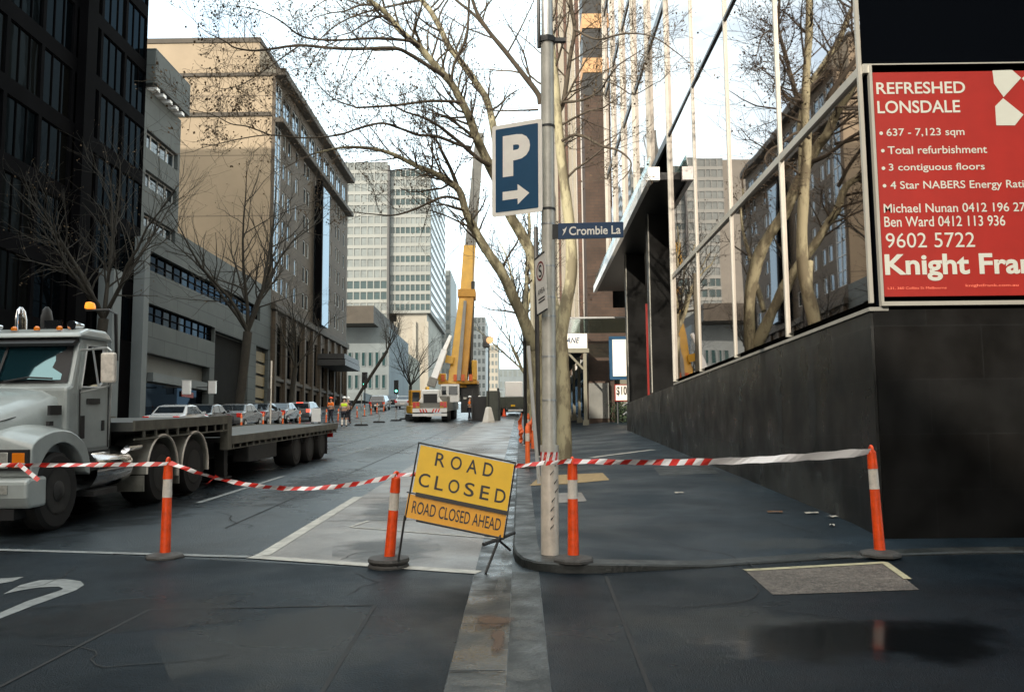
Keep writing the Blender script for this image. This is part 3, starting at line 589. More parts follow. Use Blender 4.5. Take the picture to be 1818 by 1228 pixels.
mb = MB(); mb.box(P(575, 705, 155).x, P(650, 705, 155).x, 152, 161.8, P(640, 712, 155).z, P(640, 698, 155).z); mb.build('awning', M_palex, t, True)
t = thing('cream_corner_building', 'cream three storey building behind the far traffic lights', 'building', (-30, 190, gz(190)))
mb = MB(); mb.box(P(655, 650, 190).x, P(722, 650, 190).x, 191, 215, 0, P(690, 625, 190).z); mb.build('wall', M_cream, t, True)
mb = MB(); mb.box(P(655, 650, 190).x, P(690, 650, 190).x, 187, 190.9, P(690, 634, 190).z, P(690, 622, 190).z); mb.build('roof_slab', M_pale, t, True)
hs = [(P(x, 650, 191).x, P(x + 7, 650, 191).x, P(690, y + 14, 191).z, P(690, y, 191).z) for x in (678, 692, 706) for y in (640, 676)]
glaze(t, (0, 190.9, 0), (1, 0, 0), (0, -1, 0), hs, 0.0, M_twd, M_frame, 1, 1, fw=0.15)
def far_block(lab, x0, x1, ytop, Y, m, cols, rows):
    t = thing('distant_tower', lab, 'building', (P((x0 + x1) / 2, 700, Y).x, Y, gz(Y)), group='faint towers at the far end of the street')
    X0, X1, Z = P(x0, 600, Y).x, P(x1, 600, Y).x, P(x0, ytop, Y).z
    mb = MB(); mb.box(X0, X1, Y, Y + 30, 0, Z); mb.build('wall', m, t, True)
    w, h = (X1 - X0) / cols, (Z - 12) / rows
    hs = [(X0 + c * w + w * 0.2, X0 + (c + 1) * w - w * 0.2, 12 + r_ * h + h * 0.3, 12 + (r_ + 1) * h - h * 0.15) for r_ in range(rows) for c in range(cols)]
    glaze(t, (0, Y - 0.06, 0), (1, 0, 0), (0, -1, 0), hs, 0.0, M_twl, M_frame, sub=False)
far_block('faint grey tower, tallest, just right of the crane boom', 832, 862, 563, 330, M_pale, 4, 12)
far_block('faint pinkish tower behind the lamp pole at the street end', 858, 884, 612, 420, M_tbase, 4, 10)
far_block('pale striped tower edge between gridded tower and crane boom', 781, 800, 480, 300, M_tow, 2, 16)
far_block('low pale block behind the green truck at the street end', 884, 935, 655, 480, M_palex, 6, 5)
# --- refurbished glass building on the right
t = thing('glass_office_building', 'mirrored glass office on a dark stone base beside the footpath', 'building', (4.05, 10.35, gz(10)))
GX, GY = 4.05, 10.35
SILL, T1, T2 = 3.27, 6.05, 9.94
ms = [GY, 13.7, 17.05, 20.4, 23.75]
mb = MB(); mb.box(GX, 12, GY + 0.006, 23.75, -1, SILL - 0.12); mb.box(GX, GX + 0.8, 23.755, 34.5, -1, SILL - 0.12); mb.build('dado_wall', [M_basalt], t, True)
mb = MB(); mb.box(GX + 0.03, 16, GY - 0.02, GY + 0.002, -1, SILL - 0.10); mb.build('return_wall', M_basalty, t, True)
mb = MB(); mb.box(GX - 0.02, GX + 0.2, GY - 0.03, 23.75, SILL - 0.115, SILL - 0.07); mb.build('sill', M_cgrey, t, True)
levels = [SILL, T1, T2, 13.84, 17.74, 21.64, 25.54, 29.44]
for i in range(4):
    for a, b in zip(levels[:-1], levels[1:]):
        mb = MB(); e = rnd.uniform(-0.012, 0.012)
        mb.quad((GX + 0.05 + e, ms[i] + 0.02, a + 0.03), (GX + 0.05 - e, ms[i + 1] - 0.02, a + 0.03), (GX + 0.05 - e * 0.3, ms[i + 1] - 0.02, b - 0.03), (GX + 0.05 + e * 1.6, ms[i] + 0.02, b - 0.03)); mb.build('window', M_pane, t, True)
up = [23.75 + 3.35 * k for k in range(6)]
for i in range(5):
    for a, b in zip(levels[2:-1], levels[3:]):
        mb = MB(); e = rnd.uniform(-0.012, 0.012)
        mb.quad((GX + 0.05 + e, up[i] + 0.02, a + 0.03), (GX + 0.05 - e, up[i + 1] - 0.02, a + 0.03), (GX + 0.05, up[i + 1] - 0.02, b - 0.03), (GX + 0.05, up[i] + 0.02, b - 0.03)); mb.build('window', M_pane, t, True)
for y in ms[1:-1]: mb = MB(); mb.box(GX + 0.012, GX + 0.12, y - 0.03, y + 0.03, SILL - 0.02, 30); mb.build('mullion', M_mull, t, True)
mb = MB(); mb.box(GX - 0.005, GX + 0.04, GY - 0.02, GY + 0.03, SILL - 0.02, 30); mb.build('corner_mullion', M_mull, t, True)
mb = MB(); mb.box(GX - 0.02, GX + 0.1, 23.72, 23.8, SILL - 0.02, 30); mb.build('mullion', M_mull, t, True)
for y in up[1:]:
    mb = MB(); mb.box(GX - 0.07, GX + 0.12, y - 0.03, y + 0.03, 9.2, 30); mb.build('mullion', M_mull, t, True)
for z in levels[1:]:
    mb = MB()
    yy = ms + (up[1:] if z > 9 else [])
    for y0, y1 in zip(yy[:-1], yy[1:]): h_ = 0.055 if z < 7 else 0.03 if y0 < 23.7 else 0.11; mb.box(GX + 0.014, GX + 0.09, y0 + 0.04, y1 - 0.04, z - h_, z + h_)
    mb.build('transom', M_mull if z < 7 else M_mulld, t, True)
mb = MB(); mb.box(GX + 0.4, 18, GY + 0.3, 40.6, 9.0, 30); mb.box(GX + 0.4, 18, GY + 0.3, 23.7, SILL - 0.3, 8.99); mb.box(8, 18, 23.72, 40.6, 0, 8.98); mb.build('core_block', M_dark, t, True)
mb = MB(); mb.box(GX + 0.06, GX + 4.4, 23.83, 23.87, SILL, 8.9); mb.build('entrance_glass', M_dwin, t, True)
for k, y in enumerate((27.6, 33.6)):
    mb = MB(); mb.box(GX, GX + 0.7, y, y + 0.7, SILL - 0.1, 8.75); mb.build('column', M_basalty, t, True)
    mb = MB(); mb.box(GX - 0.03, GX - 0.002, y - 0.02, y + 0.05, SILL - 0.1, 8.75); mb.build('lit_column_edge', M_mull, t, True)  # pale strip colours in the light caught along the column's street edge
mb = MB(); mb.box(GX - 0.42, GX + 4, 23.9, 42.0, 8.75, 8.95); mb.build('canopy', M_dsteel, t, True)
mb = MB(); mb.box(GX - 0.56, GX - 0.43, 23.8, 42.0, 8.68, 9.0); mb.box(GX - 0.56, GX - 0.25, 23.62, 23.795, 8.66, 9.02); mb.build('canopy_fascia', M_white, t, True)
M_clear = bpy.data.materials.new('canopy_glass'); M_clear.use_nodes = True
_t = M_clear.node_tree; _t.nodes.clear(); _o = _t.nodes.new('ShaderNodeOutputMaterial'); _x = _t.nodes.new('ShaderNodeMixShader'); _a = _t.nodes.new('ShaderNodeBsdfTransparent'); _g = _t.nodes.new('ShaderNodeBsdfGlossy'); _g.inputs[1].default_value = 0.05
_x.inputs[0].default_value = 0.4; _a.inputs[0].default_value = (0.75, 0.88, 0.85, 1); _t.links.new(_a.outputs[0], _x.inputs[1]); _t.links.new(_g.outputs[0], _x.inputs[2]); _t.links.new(_x.outputs[0], _o.inputs[0])
mb = MB(); mb.prism([(GX - 0.52, 9.02), (GX - 0.49, 9.02), (GX - 0.42, 9.45), (GX - 0.45, 9.45)], 24.0, 41.8, 1); mb.build('canopy_glass', M_clear, t, True)
mb = MB(); mb.box(GX + 0.1, GX + 0.16, 29.4, 29.5, SILL - 0.1, 6.2); mb.build('red_strip', M_red, t, True)
mb = MB(); mb.box(GX + 1.2, GX + 3.8, 36, 36.1, 2.5, 5.6); mb.build('entrance_panel', M_cream, t, True)
for y0, y1, h_ in ((10.4, 17, 0.75), (14, 25, 0.6), (22, 34.4, 0.9)):
    mb = MB(); mb.quad((GX - 0.004, y0, pv(4, y0) - h_), (GX - 0.004, y1, pv(4, y1) - h_), (GX - 0.004, y1, pv(4, y1) + h_), (GX - 0.004, y0, pv(4, y0) + h_)); mb.build('base_grime', M_dust, t, True)
for y0 in (12.3, 13.9, 16.4, 19.8, 22.6, 26): mb = MB(); mb.quad((GX - 0.006, y0, 1.2), (GX - 0.006, y0 + 0.5, 1.2), (GX - 0.006, y0 + 0.5, SILL - 0.2), (GX - 0.006, y0, SILL - 0.2)); mb.build('drip_mark', M_drip, t, True)
# front over the lane
mb = MB(); mb.box(GX + 0.06, 16, GY + 0.02, GY + 0.06, T1 + 0.08, 30); mb.build('lane_window', M_dwin, t, True)
mb = MB(); mb.box(GX + 0.045, 16, GY - 0.05, GY + 0.01, T1 - 0.055, T1 + 0.055); mb.build('transom', M_mull, t, True)
mb = MB(); mb.box(GX + 0.1, 16, GY + 0.02, GY + 0.1, SILL - 0.09, T1 - 0.06); mb.build('lane_window', M_dwin, t, True)
mb = MB()
for k in range(1, 5): mb.box(GX + k * 2.4, GX + k * 2.4 + 0.06, GY - 0.03, GY + 0.015, T1 + 0.1, 30)
mb.build('mullion', M_mulld, t, True)
# block out of view right of the camera, added to darken lane and banner
t = thing('lane_shade_block', 'unseen dark building added to darken the lane from its near side', 'building', (9, 1, 0))
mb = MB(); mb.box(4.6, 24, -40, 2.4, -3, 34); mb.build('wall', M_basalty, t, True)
hs = [(0.8 + 2.6 * k, 2.6 + 2.6 * k, 3.5 + f * 3.8, 6.0 + f * 3.8) for k in range(7) for f in range(5)]
glaze(t, (4.6, 2.4, 0), (1, 0, 0), (0, 1, 0), hs, -0.05, M_dwin, M_dframe, 1, 1)
# --- brown brick building, verandah, pale building further up on the right
t = thing('brick_building', 'dark brown brick building with tan bands above the verandah', 'building', (3.4, 44, gz(44)))
mb = MB(); mb.box(3.42, 4.7, 45.0, 47, 0, 20.7); mb.build('brick_pier', M_bbrick, t, True)
mb = MB(); mb.box(3.41, 4.71, 44.97, 44.995, 19.5, 20.69); mb.build('spandrel', M_dsteel, t, True)
mb = MB(); mb.box(3.5, 16, 47.02, 92, 6.2, 60); mb.build('wall', M_swhite, t, True)
for k in range(11): mb = MB(); mb.box(3.3, 3.495, 49 + k * 4.0, 49.5 + k * 4.0, 6.2, 60); mb.build('fin', M_tbase if k % 3 else M_bbrickx, t, True)
for k in range(5):
    mb = MB(); mb.box(3.42, 4.7, 45.0, 47, 21.52 + k * 2.4, 23.1 + k * 2.4); mb.build('spandrel', M_dsteel, t, True)
    mb = MB(); mb.box(3.40, 4.72, 44.95, 47, 20.72 + k * 2.4, 21.5 + k * 2.4); mb.build('tan_band', M_terra, t, True)
mb = MB(); mb.box(3.38, 4.4, 44.7, 44.98, 1, 2.85); mb.build('pier_base', M_bbrick, t, True)
mb = MB(); mb.box(3.4, 4.38, 44.75, 44.97, 2.86, 4.6); mb.build('grey_painted_band', M_cgrey, t, True)
mb = MB(); mb.box(4.2, 9, 44.99, 47, 6.6, 8.4); mb.build('brick_beam', M_bbrick, t, True)
mb = MB(); mb.box(4.78, 9, 45.5, 46, 1, 5.0); mb.build('cream_wall', M_cream, t, True)
mb = MB(); mb.box(4.78, 9, 46.2, 46.4, 5.02, 9.5); mb.build('dark_recess', M_dark, t, True)
mb = MB(); mb.box(4.0, 4.05, 47.5, 92, 1.5, 6.2); mb.build('shop_front', M_dwin, t, True)
t = thing('verandah', 'white posted street verandah over the footpath', 'verandah', (2, 44, pv(2, 44)))
zf = P(1020, 618, 43).z; zt2 = P(1020, 592, 43).z
mb = MB(); mb.box(1.0, 3.22, 43, 43.12, zf, zt2); mb.build('fascia', M_swhite, t, True)
mb = MB(Matrix.Translation((0, 42.995, 0)) @ Matrix.Rotation(R(90), 4, 'X')); a0, a1 = P(1004, 605, 43).x, P(1027, 605, 43).x; za, zb2 = P(1010, 609, 43).z, P(1010, 599, 43).z
mb.text('LANE', a0 - 0.12, a1 + 0.06, za, zb2, 0.002, bold=0.02, shear=0.3); mb.build('lettering', M_blue2, t, True)
mb = MB(); mb.box(0.5, 3.2, 43.13, 75, zf + 0.05, zf + 0.2); mb.build('roof', M_dsteel, t, True)
mb = MB(); mb.box(1.0, 3.3, 42.95, 43.2, zf - 0.22, zf - 0.02); mb.build('beam', M_cream, t, True)
for k in range(7):
    y = 43 + k * 4.6; mb = MB(); mb.box(3.02, 3.18, y, y + 0.16, pv(3.1, y), gz(y) + zf - gz(43) - 0.25 - 0.0 * k if k == 0 else zf); mb.box(2.96, 3.24, y - 0.06, y + 0.22, pv(3.1, y) - 0.1, pv(3.1, y) + 0.25); mb.build('post', M_cream, t, True)
mb = MB(); mb.tube([(3.02, 43.08, zf - 1.0), (2.3, 43.08, zf - 0.22)], 0.06, 6); mb.build('brace', M_cream, t, True)
mb = MB(); mb.box(0.9, 6.0, 43.3, 43.35, zt2 + 0.05, zt2 + 0.75); mb.build('glass_balustrade', M_clear, t, True)
mb = MB(); mb.box(0.9, 6.0, 43.28, 43.37, zt2 + 0.76, zt2 + 0.84); mb.build('handrail', M_steel, t, True)
t = thing('pale_finned_building', 'white finned building glimpsed between the tree trunk and brick pier', 'building', (5, 96, gz(96)))
mb = MB(); mb.box(3.6, 20, 96, 140, 0, 55); mb.build('wall', M_white, t, True)
for k in range(8): mb = MB(); mb.box(3.7 + k * 0.7, 3.95 + k * 0.7, 95.5, 95.98, 8, 55); mb.build('fin', M_tpan if k % 2 else M_frame, t, True)
def board(name, lab, cat, p0, p1, Y, thick, frame_m, face_m, fw, group=None):
    a, b = P(*p0, Y), P(*p1, Y)
    t = thing(name, lab, cat, ((a.x + b.x) / 2, Y, b.z), group=group)
    mb = MB(); mb.box(a.x, b.x, Y, Y + thick, b.z, a.z); mb.build('frame', frame_m, t, True)
    mb = MB(); mb.box(a.x + fw, b.x - fw, Y - 0.02, Y - 0.002, b.z + fw, a.z - fw); mb.build('face', face_m, t, True)
    return t
board('blank_billboard', 'blank white billboard with a thick blue frame', 'billboard', (1081, 597), (1150, 673), 43.5, 0.15, M_blue, M_swhite, 0.16)
t = board('price_sign', 'small price sign with red edge below the blank billboard', 'sign', (1091, 682), (1116, 712), 42.5, 0.08, M_red, M_swhite, 0.05)
a, b = P(1094, 686, 42.5), P(1113, 703, 42.5)
mb = MB(Matrix.Translation((0, 42.478, 0)) @ Matrix.Rotation(R(90), 4, 'X')); mb.text('$10', a.x, b.x, b.z, a.z, 0.002, bold=0.02); mb.build('lettering', M_sblack, t, True)
q = P(1100, 700, 42.55); mb = MB(); mb.box(q.x + 0.35, q.x + 1.2, 42.5, 42.6, q.z - 0.35, q.z + 0.25); mb.build('dark_panel', M_sblack, t, True)
mb = MB(); mb.tube([(q.x - 0.1, 42.6, 1.5), (q.x - 0.1, 42.6, q.z - 0.3)], 0.04, 6); mb.build('post', M_dsteel, t, True)
# handrail at the entrance
t = thing('entrance_handrail', 'white tubular handrail beside the dark wall end', 'handrail', (4.5, 38, pv(4.5, 38)))
for zz in (0.75, 1.1):
    mb = MB(); y0 = 36.5; mb.tube([(4.15, y0, pv(4, y0) + zz - 0.2), (4.55, 37.5, pv(4, y0) + zz), (5.2, 37.6, pv(4, y0) + zz)], 0.035, 6); mb.build('rail', M_white, t, True)
for x in (4.5, 5.1): mb = MB(); mb.tube([(x, 37.55, pv(4, 37)), (x, 37.55, pv(4, 37) + 1.1)], 0.035, 6); mb.build('post', M_steel, t, True)
# ================================================================ OBJECTS: pole and its signs
q = G(976.5, 980, 0.11); PX, PY, PZ = q.x, q.y, pv(q.x, q.y)
t = thing('street_pole', 'grey steel street pole with a painted lower sleeve', 'pole', (PX, PY, PZ))
tp = P(971, 0, PY); lean = (tp.x - PX) / (tp.z - PZ)
pp = lambda z: (PX + lean * z, PY, PZ + z)
mb = MB(); mb.tube([pp(-0.05), pp(0.02), pp(1.02), pp(1.06)], [0.094, 0.092, 0.09, 0.078], 24); mb.build('lower_sleeve', mat('sleeve_paint', (0.56, 0.50, 0.42), 0.45, metal=0.1, var=0.22, scale=6, bump=0.12, bscale=14), t, True, smooth=True)
mb = MB(); mb.tube([pp(1.0), pp(5.45)], [0.073, 0.07], 24); mb.build('upper_shaft', M_pole, t, True, smooth=True)
mb = MB(); mb.tube([pp(5.45), pp(5.5), pp(8.2)], [0.07, 0.062, 0.06], 20); mb.build('top_shaft', M_steel, t, True, smooth=True)
mb = MB(); mb.tube([pp(1.03), pp(1.10)], 0.095, 24); mb.build('collar', M_pole, t, True, smooth=True)
for z in (1.55, 2.0, 2.42, 2.62, 2.95, 3.4): mb = MB(); mb.tube([pp(z), pp(z + 0.018)], 0.0755, 20); mb.build('strap', M_steel, t, True)
mb = MB(); mb.tube([pp(5.40), pp(5.46)], 0.095, 8); x, y, z = pp(5.43); mb.box(x + 0.05, x + 0.2, y - 0.03, y + 0.03, z - 0.02, z + 0.02); mb.build('clamp', M_dsteel, t, True)
mb = MB(); x, y, z = pp(5.5); mb.tube([(x - 0.09, y, z - 0.15), (x - 0.09, y, z + 2.6)], 0.02, 6); mb.build('conduit', M_dsteel, t, True)
# flaking strips left on the sleeve
mb = MB()
for k in range(9):
    z = 0.25 + k * 0.09; an = rnd.uniform(-0.5, 0.5) - 0.9; x, y, _ = pp(z); r = 0.093
    an2 = an + 0.35
    mb.quad((x + r * math.sin(an + 1.3), y - r * math.cos(an + 1.3), PZ + z), (x + (r + .012) * math.sin(an2 + 1.3), y - (r + .012) * math.cos(an2 + 1.3), PZ + z + .05), (x + (r + .01) * math.sin(an2 + 1.35), y - (r + .01) * math.cos(an2 + 1.35), PZ + z + .06), (x + r * math.sin(an + 1.3), y - r * math.cos(an + 1.3), PZ + z + .02))
mb.build('sticker_residue', M_dsteel, t, True)

def frame3(tl, tr, bl):                                        # a sign's own plane: x along the top edge, y up, z to the viewer
    tl, tr, bl = Vector(tl), Vector(tr), Vector(bl); u = (tr - tl); w = u.length; u.normalize(); v = (tl - bl); h = v.length; v.normalize(); n = u.cross(v).normalized()
    M = Matrix((u, v, n)).transposed().to_4x4(); M.translation = bl
    return M, w, h
def rrect(w, h, m=0.0, r=0.02):
    pts = []
    for cx, cy, a0 in ((w - m - r, h - m - r, 0), (m + r, h - m - r, 90), (m + r, m + r, 180), (w - m - r, m + r, 270)):
        for k in range(4): an = R(a0 + k * 30); pts.append((cx + r * math.cos(an), cy + r * math.sin(an)))
    return pts
# blue parking sign
M_, w, h = frame3(P(873.5, 225, 9.42), P(962, 210, 9.16), P(873.5, 386, 9.42))
t = thing('parking_sign', 'blue parking sign with white P and arrow high on the pole', 'sign', tuple(P(918, 386, 9.29)))
mb = MB(M_); mb.prism(rrect(w, h, 0, 0.03), -0.006, 0, 2); mb.build('border_plate', M_swhite, t, True)
mb = MB(M_); mb.prism(rrect(w, h, 0.045, 0.012), 0.001, 0.003, 2); mb.build('blue_panel', M_blue, t, True)
mb = MB(M_); mb.text('P', w * 0.225, w * 0.77, h * 0.42, h * 0.87, 0.0042, bold=0.055)
ax_, ay_ = w * 0.22, h * 0.215
mb.prism([(ax_, ay_ - 0.045), (w * 0.52, ay_ - 0.045), (w * 0.52, ay_ - 0.11), (w * 0.75, ay_), (w * 0.52, ay_ + 0.11), (w * 0.52, ay_ + 0.045), (ax_, ay_ + 0.045)], 0.0035, 0.005, 2)
mb.build('lettering', M_swhite, t, True)
for f in (0.985, 0.03):
    z = P(962, 210 if f > .5 else 374, 9.16).z - (0.04 if f > .5 else -0.05); mb = MB(); x = PX + lean * (z - PZ)
    mb.tube([(x, PY, z - 0.012), (x, PY, z + 0.012)], 0.078, 16); mb.box(x - 0.11, x - 0.05, PY - 0.03, PY + 0.03, z - 0.015, z + 0.015); mb.build('bracket', M_dsteel, t, True)
# lane name plate
M_, w, h = frame3(P(990, 396.5, 9.1), P(1107, 393.5, 9.2), P(990, 425, 9.1))
t = thing('street_name_sign', 'dark blue Crombie La name plate on the pole', 'sign', tuple(P(1048, 424, 9.15)))
mb = MB(M_); mb.prism(rrect(w, h, 0, 0.012), -0.012, 0, 2); mb.build('plate', M_blue2, t, True, bevel=0.003)
mb = MB(M_); mb.text('Crombie La', w * 0.17, w * 0.955, h * 0.23, h * 0.78, 0.001, bold=0.02)
mb.prism([(w * 0.07, h * 0.2), (w * 0.115, h * 0.45), (w * 0.14, h * 0.78), (w * 0.10, h * 0.62), (w * 0.072, h * 0.62), (w * 0.092, h * 0.47)], 0.0006, 0.002, 2); mb.build('lettering', M_swhite, t, True)
mb = MB(M_); mb.box(-0.05, 0.004, 0.01, h - 0.01, -0.03, 0.006); mb.build('bracket', M_dsteel, t, True)
# no standing plate, nearly edge on
M_, w, h = frame3(P(949, 460, 9.30), P(967, 445, 8.98), P(954, 561, 9.30))
t = thing('no_standing_sign', 'narrow white no stopping plate turned almost edge on', 'sign', tuple(P(962, 558, 9.1)))
mb = MB(M_); mb.prism(rrect(w, h, 0, 0.02), -0.004, 0, 2); mb.build('plate', M_swhite, t, True)
mb = MB(M_)
for z, k in ((h - 0.008, 0), (0.008, 1)): mb.box(0.0, w, z - 0.008, z + 0.008, 0.001, 0.003)
mb.build('dark_edge', M_sblack, t, True)
mb = MB(M_); cx, cy, r0, r1 = w * 0.5, h * 0.72, w * 0.30, w * 0.37
ring = [(cx + r * math.cos(2 * math.pi * k / 28), cy + r * 0.8 * math.sin(2 * math.pi * k / 28), 0.002) for r in (r0, r1) for k in range(28)]
mb.add(ring, [(k, (k + 1) % 28, 28 + (k + 1) % 28, 28 + k) for k in range(28)])
mb.build('red_ring', M_red, t, True)
mb = MB(M_); mb.text('S', cx - r0 * 0.5, cx + r0 * 0.5, cy - r0 * 0.62, cy + r0 * 0.62, 0.001, bold=0.01); mb.text('AREA', w * 0.16, w * 0.84, h * 0.33, h * 0.42, 0.001)
for k in range(2): mb.box(w * 0.2, w * 0.8, h * (0.24 - k * 0.05), h * (0.265 - k * 0.05), 0.001, 0.002)
mb.build('lettering', M_sblack, t, True)

# ================================================================ bollards
def bollard(base, top, lab, group, kind=0):
    b, tp = Vector(base), Vector(top); d = (tp - b); H = d.length
    rot = d.to_track_quat('Z', 'Y').to_euler()
    t = thing('bollard', lab, 'bollard', tuple(b), group=group)
    mb = MB(); n = 8 if kind != 1 else 20
    mb.lathe([(0.205, 0.0), (0.205, 0.022), (0.19, 0.04), (0.075, 0.062)], n=n); o = mb.build('rubber_base', M_baser, t)
    o.rotation_euler = (SL, 0, rnd.uniform(0, 0.7))
    if kind == 1:
        mb = MB(); mb.lathe([(0.2, -0.0), (0.21, 0.02), (0.2, 0.045), (0.09, 0.06)], n=n); mb.v = [(p[0], p[1], p[2] + 0.05) for p in mb.v]; o = mb.build('second_base', M_baser, t); o.rotation_euler = (SL, 0, 0)
    om = M_orange if kind != 2 else M_orange2
    r = lambda z: 0.056 - 0.012 * z / H
    def seg(z0, z1, nm, m, ex=0.0):
        mb = MB(); mb.lathe([(r(z0) + ex, z0), (r(z1) + ex, z1)], n=20); o = mb.build(nm, m, t, smooth=True, ang=50); o.rotation_euler = rot; return o
    seg(0.03, H * 0.60, 'lower_post', om)
    seg(H * 0.60 + 0.0, H * 0.785, 'reflective_band', M_refl, 0.001)
    mb = MB(); mb.lathe([(r(H * .785) + .004, H * 0.785), (r(H * .8) + .004, H * 0.80), (r(H * .93), H * 0.93), (0.046, H * 0.935), (0.03, H * 0.955)], n=20)
    o = mb.build('upper_post', om, t, smooth=True, ang=50); o.rotation_euler = rot
    mb = MB(); arc = [(0.034 * math.cos(a_), 0, H * 0.955 + 0.042 * math.sin(a_)) for a_ in [math.pi * k / 8 for k in range(9)]]
    mb.tube([(0.034, 0, H * 0.93)] + arc + [(-0.034, 0, H * 0.93)], 0.016, 8); o = mb.build('loop_handle', om, t, smooth=True, ang=60); o.rotation_euler = rot
    return t
GB = 'tall orange bollards carrying the barrier tape'
B1, B2 = G(293, 990), G(690, 1006); B3, B4 = onpath(1018, 991), onpath(1562, 970)
B3.z = pv(B3.x, B3.y); B4.z = pv(B4.x, B4.y)
T1_, T2_, T3_, T4_ = P(299, 812, B1.y), P(704, 838, B2.y - 0.05), P(1016, 812, B3.y), P(1546, 790, B4.y)
bollard(B1, T1_, 'bright orange bollard standing in front of the truck', GB)
bollard(B2, T2_, 'faded orange bollard tilted right, leaning beside the yellow sign', GB, 1)
bollard(B3, T3_, 'bright orange bollard just right of the steel pole foot', GB)
bollard(B4, T4_, 'orange bollard tilted against the corner of the dark wall', GB)
M_ptch = M_dsteel

# ================================================================ barrier tape
def tape(lab, a, b, sag, w0=0.045, w1=0.045, n=64, twist=0.0, plain=None, step=0.16, flutter=0.012):
    a, b = Vector(a), Vector(b); L = (b - a).length; mb = MB(); rows = []
    nseg = int(L / step); N = nseg * 2
    u = (b - a).normalized(); side = Vector((0, -1, 0))
    def at(f, e):                                              # e across the ribbon (-1..1)
        p = a.lerp(b, f); p.z -= sag * 4 * f * (1 - f)
        w = w0 + (w1 - w0) * f; an = twist * math.sin(f * 5 + 1) + 0.35 * math.sin(f * 23) + 0.5 * math.sin(f * 7.3 + L)
        return p + Vector((0, math.sin(an), math.cos(an))) * (e * w / 2 * 1.0) + Vector((0, flutter * math.sin(f * 19 + e), 0.004 * math.sin(f * 61 + e * 2)))
    for i in range(N):
        sk = 0.30
        q = []
        for e, sh in ((-1, -sk), (1, sk)):
            f0 = min(max((i + sh) / N, 0), 1); f1 = min(max((i + 1 + sh) / N, 0), 1); q.append((at(f0, e), at(f1, e)))
        mb.cm = i % 2
        if plain and plain[0] < i / N < plain[1]: mb.cm = 1
        mb.quad(q[0][0], q[0][1], q[1][1], q[1][0])
    o = mb.build('barrier_tape', [M_taper, M_tapew]); return tag(o, lab, 'tape', 'striped barrier tape strung between the bollards')
tz = lambda p, d=0.07: Vector((p.x, p.y - 0.03, p.z - d))
tape('red and white tape running from the first orange bollard across the truck', P(-160, 824, 9.6), P(299, 823, B1.y - 0.05), 0.01)
tape('red and white tape sagging low between the two road bollards', P(300, 820, B1.y - 0.05), P(703, 843, B2.y - 0.1), 0.20)
tape('thin red and white tape crossing the yellow sign to the pole', P(704, 843, B2.y - 0.1), P(968, 821, PY - 0.12), 0.015, step=0.14)
tape('short red and white tape from the pole to the bollard beside it', P(968, 822, PY - 0.12), P(1016, 818, B3.y - 0.06), 0.0)
tape('red and white tape turning plain white on its way to the wall bollard', P(1016, 818, B3.y - 0.06), P(1546, 801, B4.y - 0.06), 0.05, w0=0.05, w1=0.085, plain=(0.47, 1.0), twist=0.3)
mb = MB()
for k in range(10):
    a0, a1 = R(-100 + k * 20 + 10), R(-80 + k * 20 + 10); r = 0.094; z0 = PZ + 0.985
    mb.cm = k % 2
    f = lambda an, z: (PX + lean * 1 + r * math.sin(an), PY - r * math.cos(an), z)
    mb.quad(f(a0, z0 - 0.06), f(a1, z0 - 0.06), f(a1 + 0.3, z0 + 0.06), f(a0 + 0.3, z0 + 0.06))
tag(mb.build('pole_tape_wrap', [M_taper, M_tapew]), 'red and white tape wrapped round the steel pole', 'tape')
mb = MB(); p0 = P(30, 826, 9.6); p1 = P(66, 855, 9.6)
for k in range(5):
    f0, f1 = k / 5, (k + 1) / 5; mb.cm = k % 2
    A, B_ = p0.lerp(p1, f0), p0.lerp(p1, f1); mb.quad(A, B_, B_ + Vector((0.02, 0.02, 0.035)), A + Vector((0.02, 0.02, 0.035)))
tag(mb.build('loose_tape_end', [M_taper, M_tapew]), 'loose tape end dangling in front of the truck bumper', 'tape')
mb = MB(); p0 = P(378, 850, 9.4)
mb.quad(p0, p0 + Vector((-0.07, 0, -0.06)), p0 + Vector((-0.03, 0.03, -0.01)), p0 + Vector((0.05, 0.0, 0.03))); mb.quad(p0, p0 + Vector((0.07, 0, 0.02)), p0 + Vector((0.03, -0.02, 0.045)))
tag(mb.build('tape_knot', M_taper), 'small red tape knot on the sagging span', 'tape')

# ================================================================ ROAD CLOSED sign, fallen over sideways
YS_ = 8.98
M_, w, h = frame3(P(741.5, 785, YS_ + 0.10), P(916, 821, YS_ + 0.10), P(717.5, 919, YS_))
t = thing('road_closed_sign', 'yellow road closed sign tipped over on its bent frame', 'sign', (P(800, 1000, YS_).x, YS_, gz(YS_)))
dv = h * 0.333
mb = MB(M_); mb.box(0.035, w - 0.015, dv + 0.012, h - 0.02, -0.003, 0.0); mb.build('upper_panel', M_yel, t, True)
mb = MB(M_); mb.box(0.0, w - 0.015, 0.01, dv - 0.012, -0.003, 0.0); mb.build('lower_panel', M_yel2, t, True)
mb = MB(M_); mb.tube([(0.012, -0.02, -0.008), (0.012, h + 0.0, -0.008), (w - 0.005, h, -0.008), (w - 0.005, 0.0, -0.008), (0.12, 0, -0.008)], 0.011, 8); mb.box(0.07, w, dv - 0.022, dv + 0.018, 0.001, 0.014); mb.box(-0.02, 0.08, dv - 0.006, dv + 0.006, 0.001, 0.008); mb.build('frame', M_sblack, t, True)
mb = MB(M_)
def ln(s, x0, x1, y0, y1, bold): mb.text(s, w * x0, w * x1, h * y0, h * y1, 0.001, bold=bold)
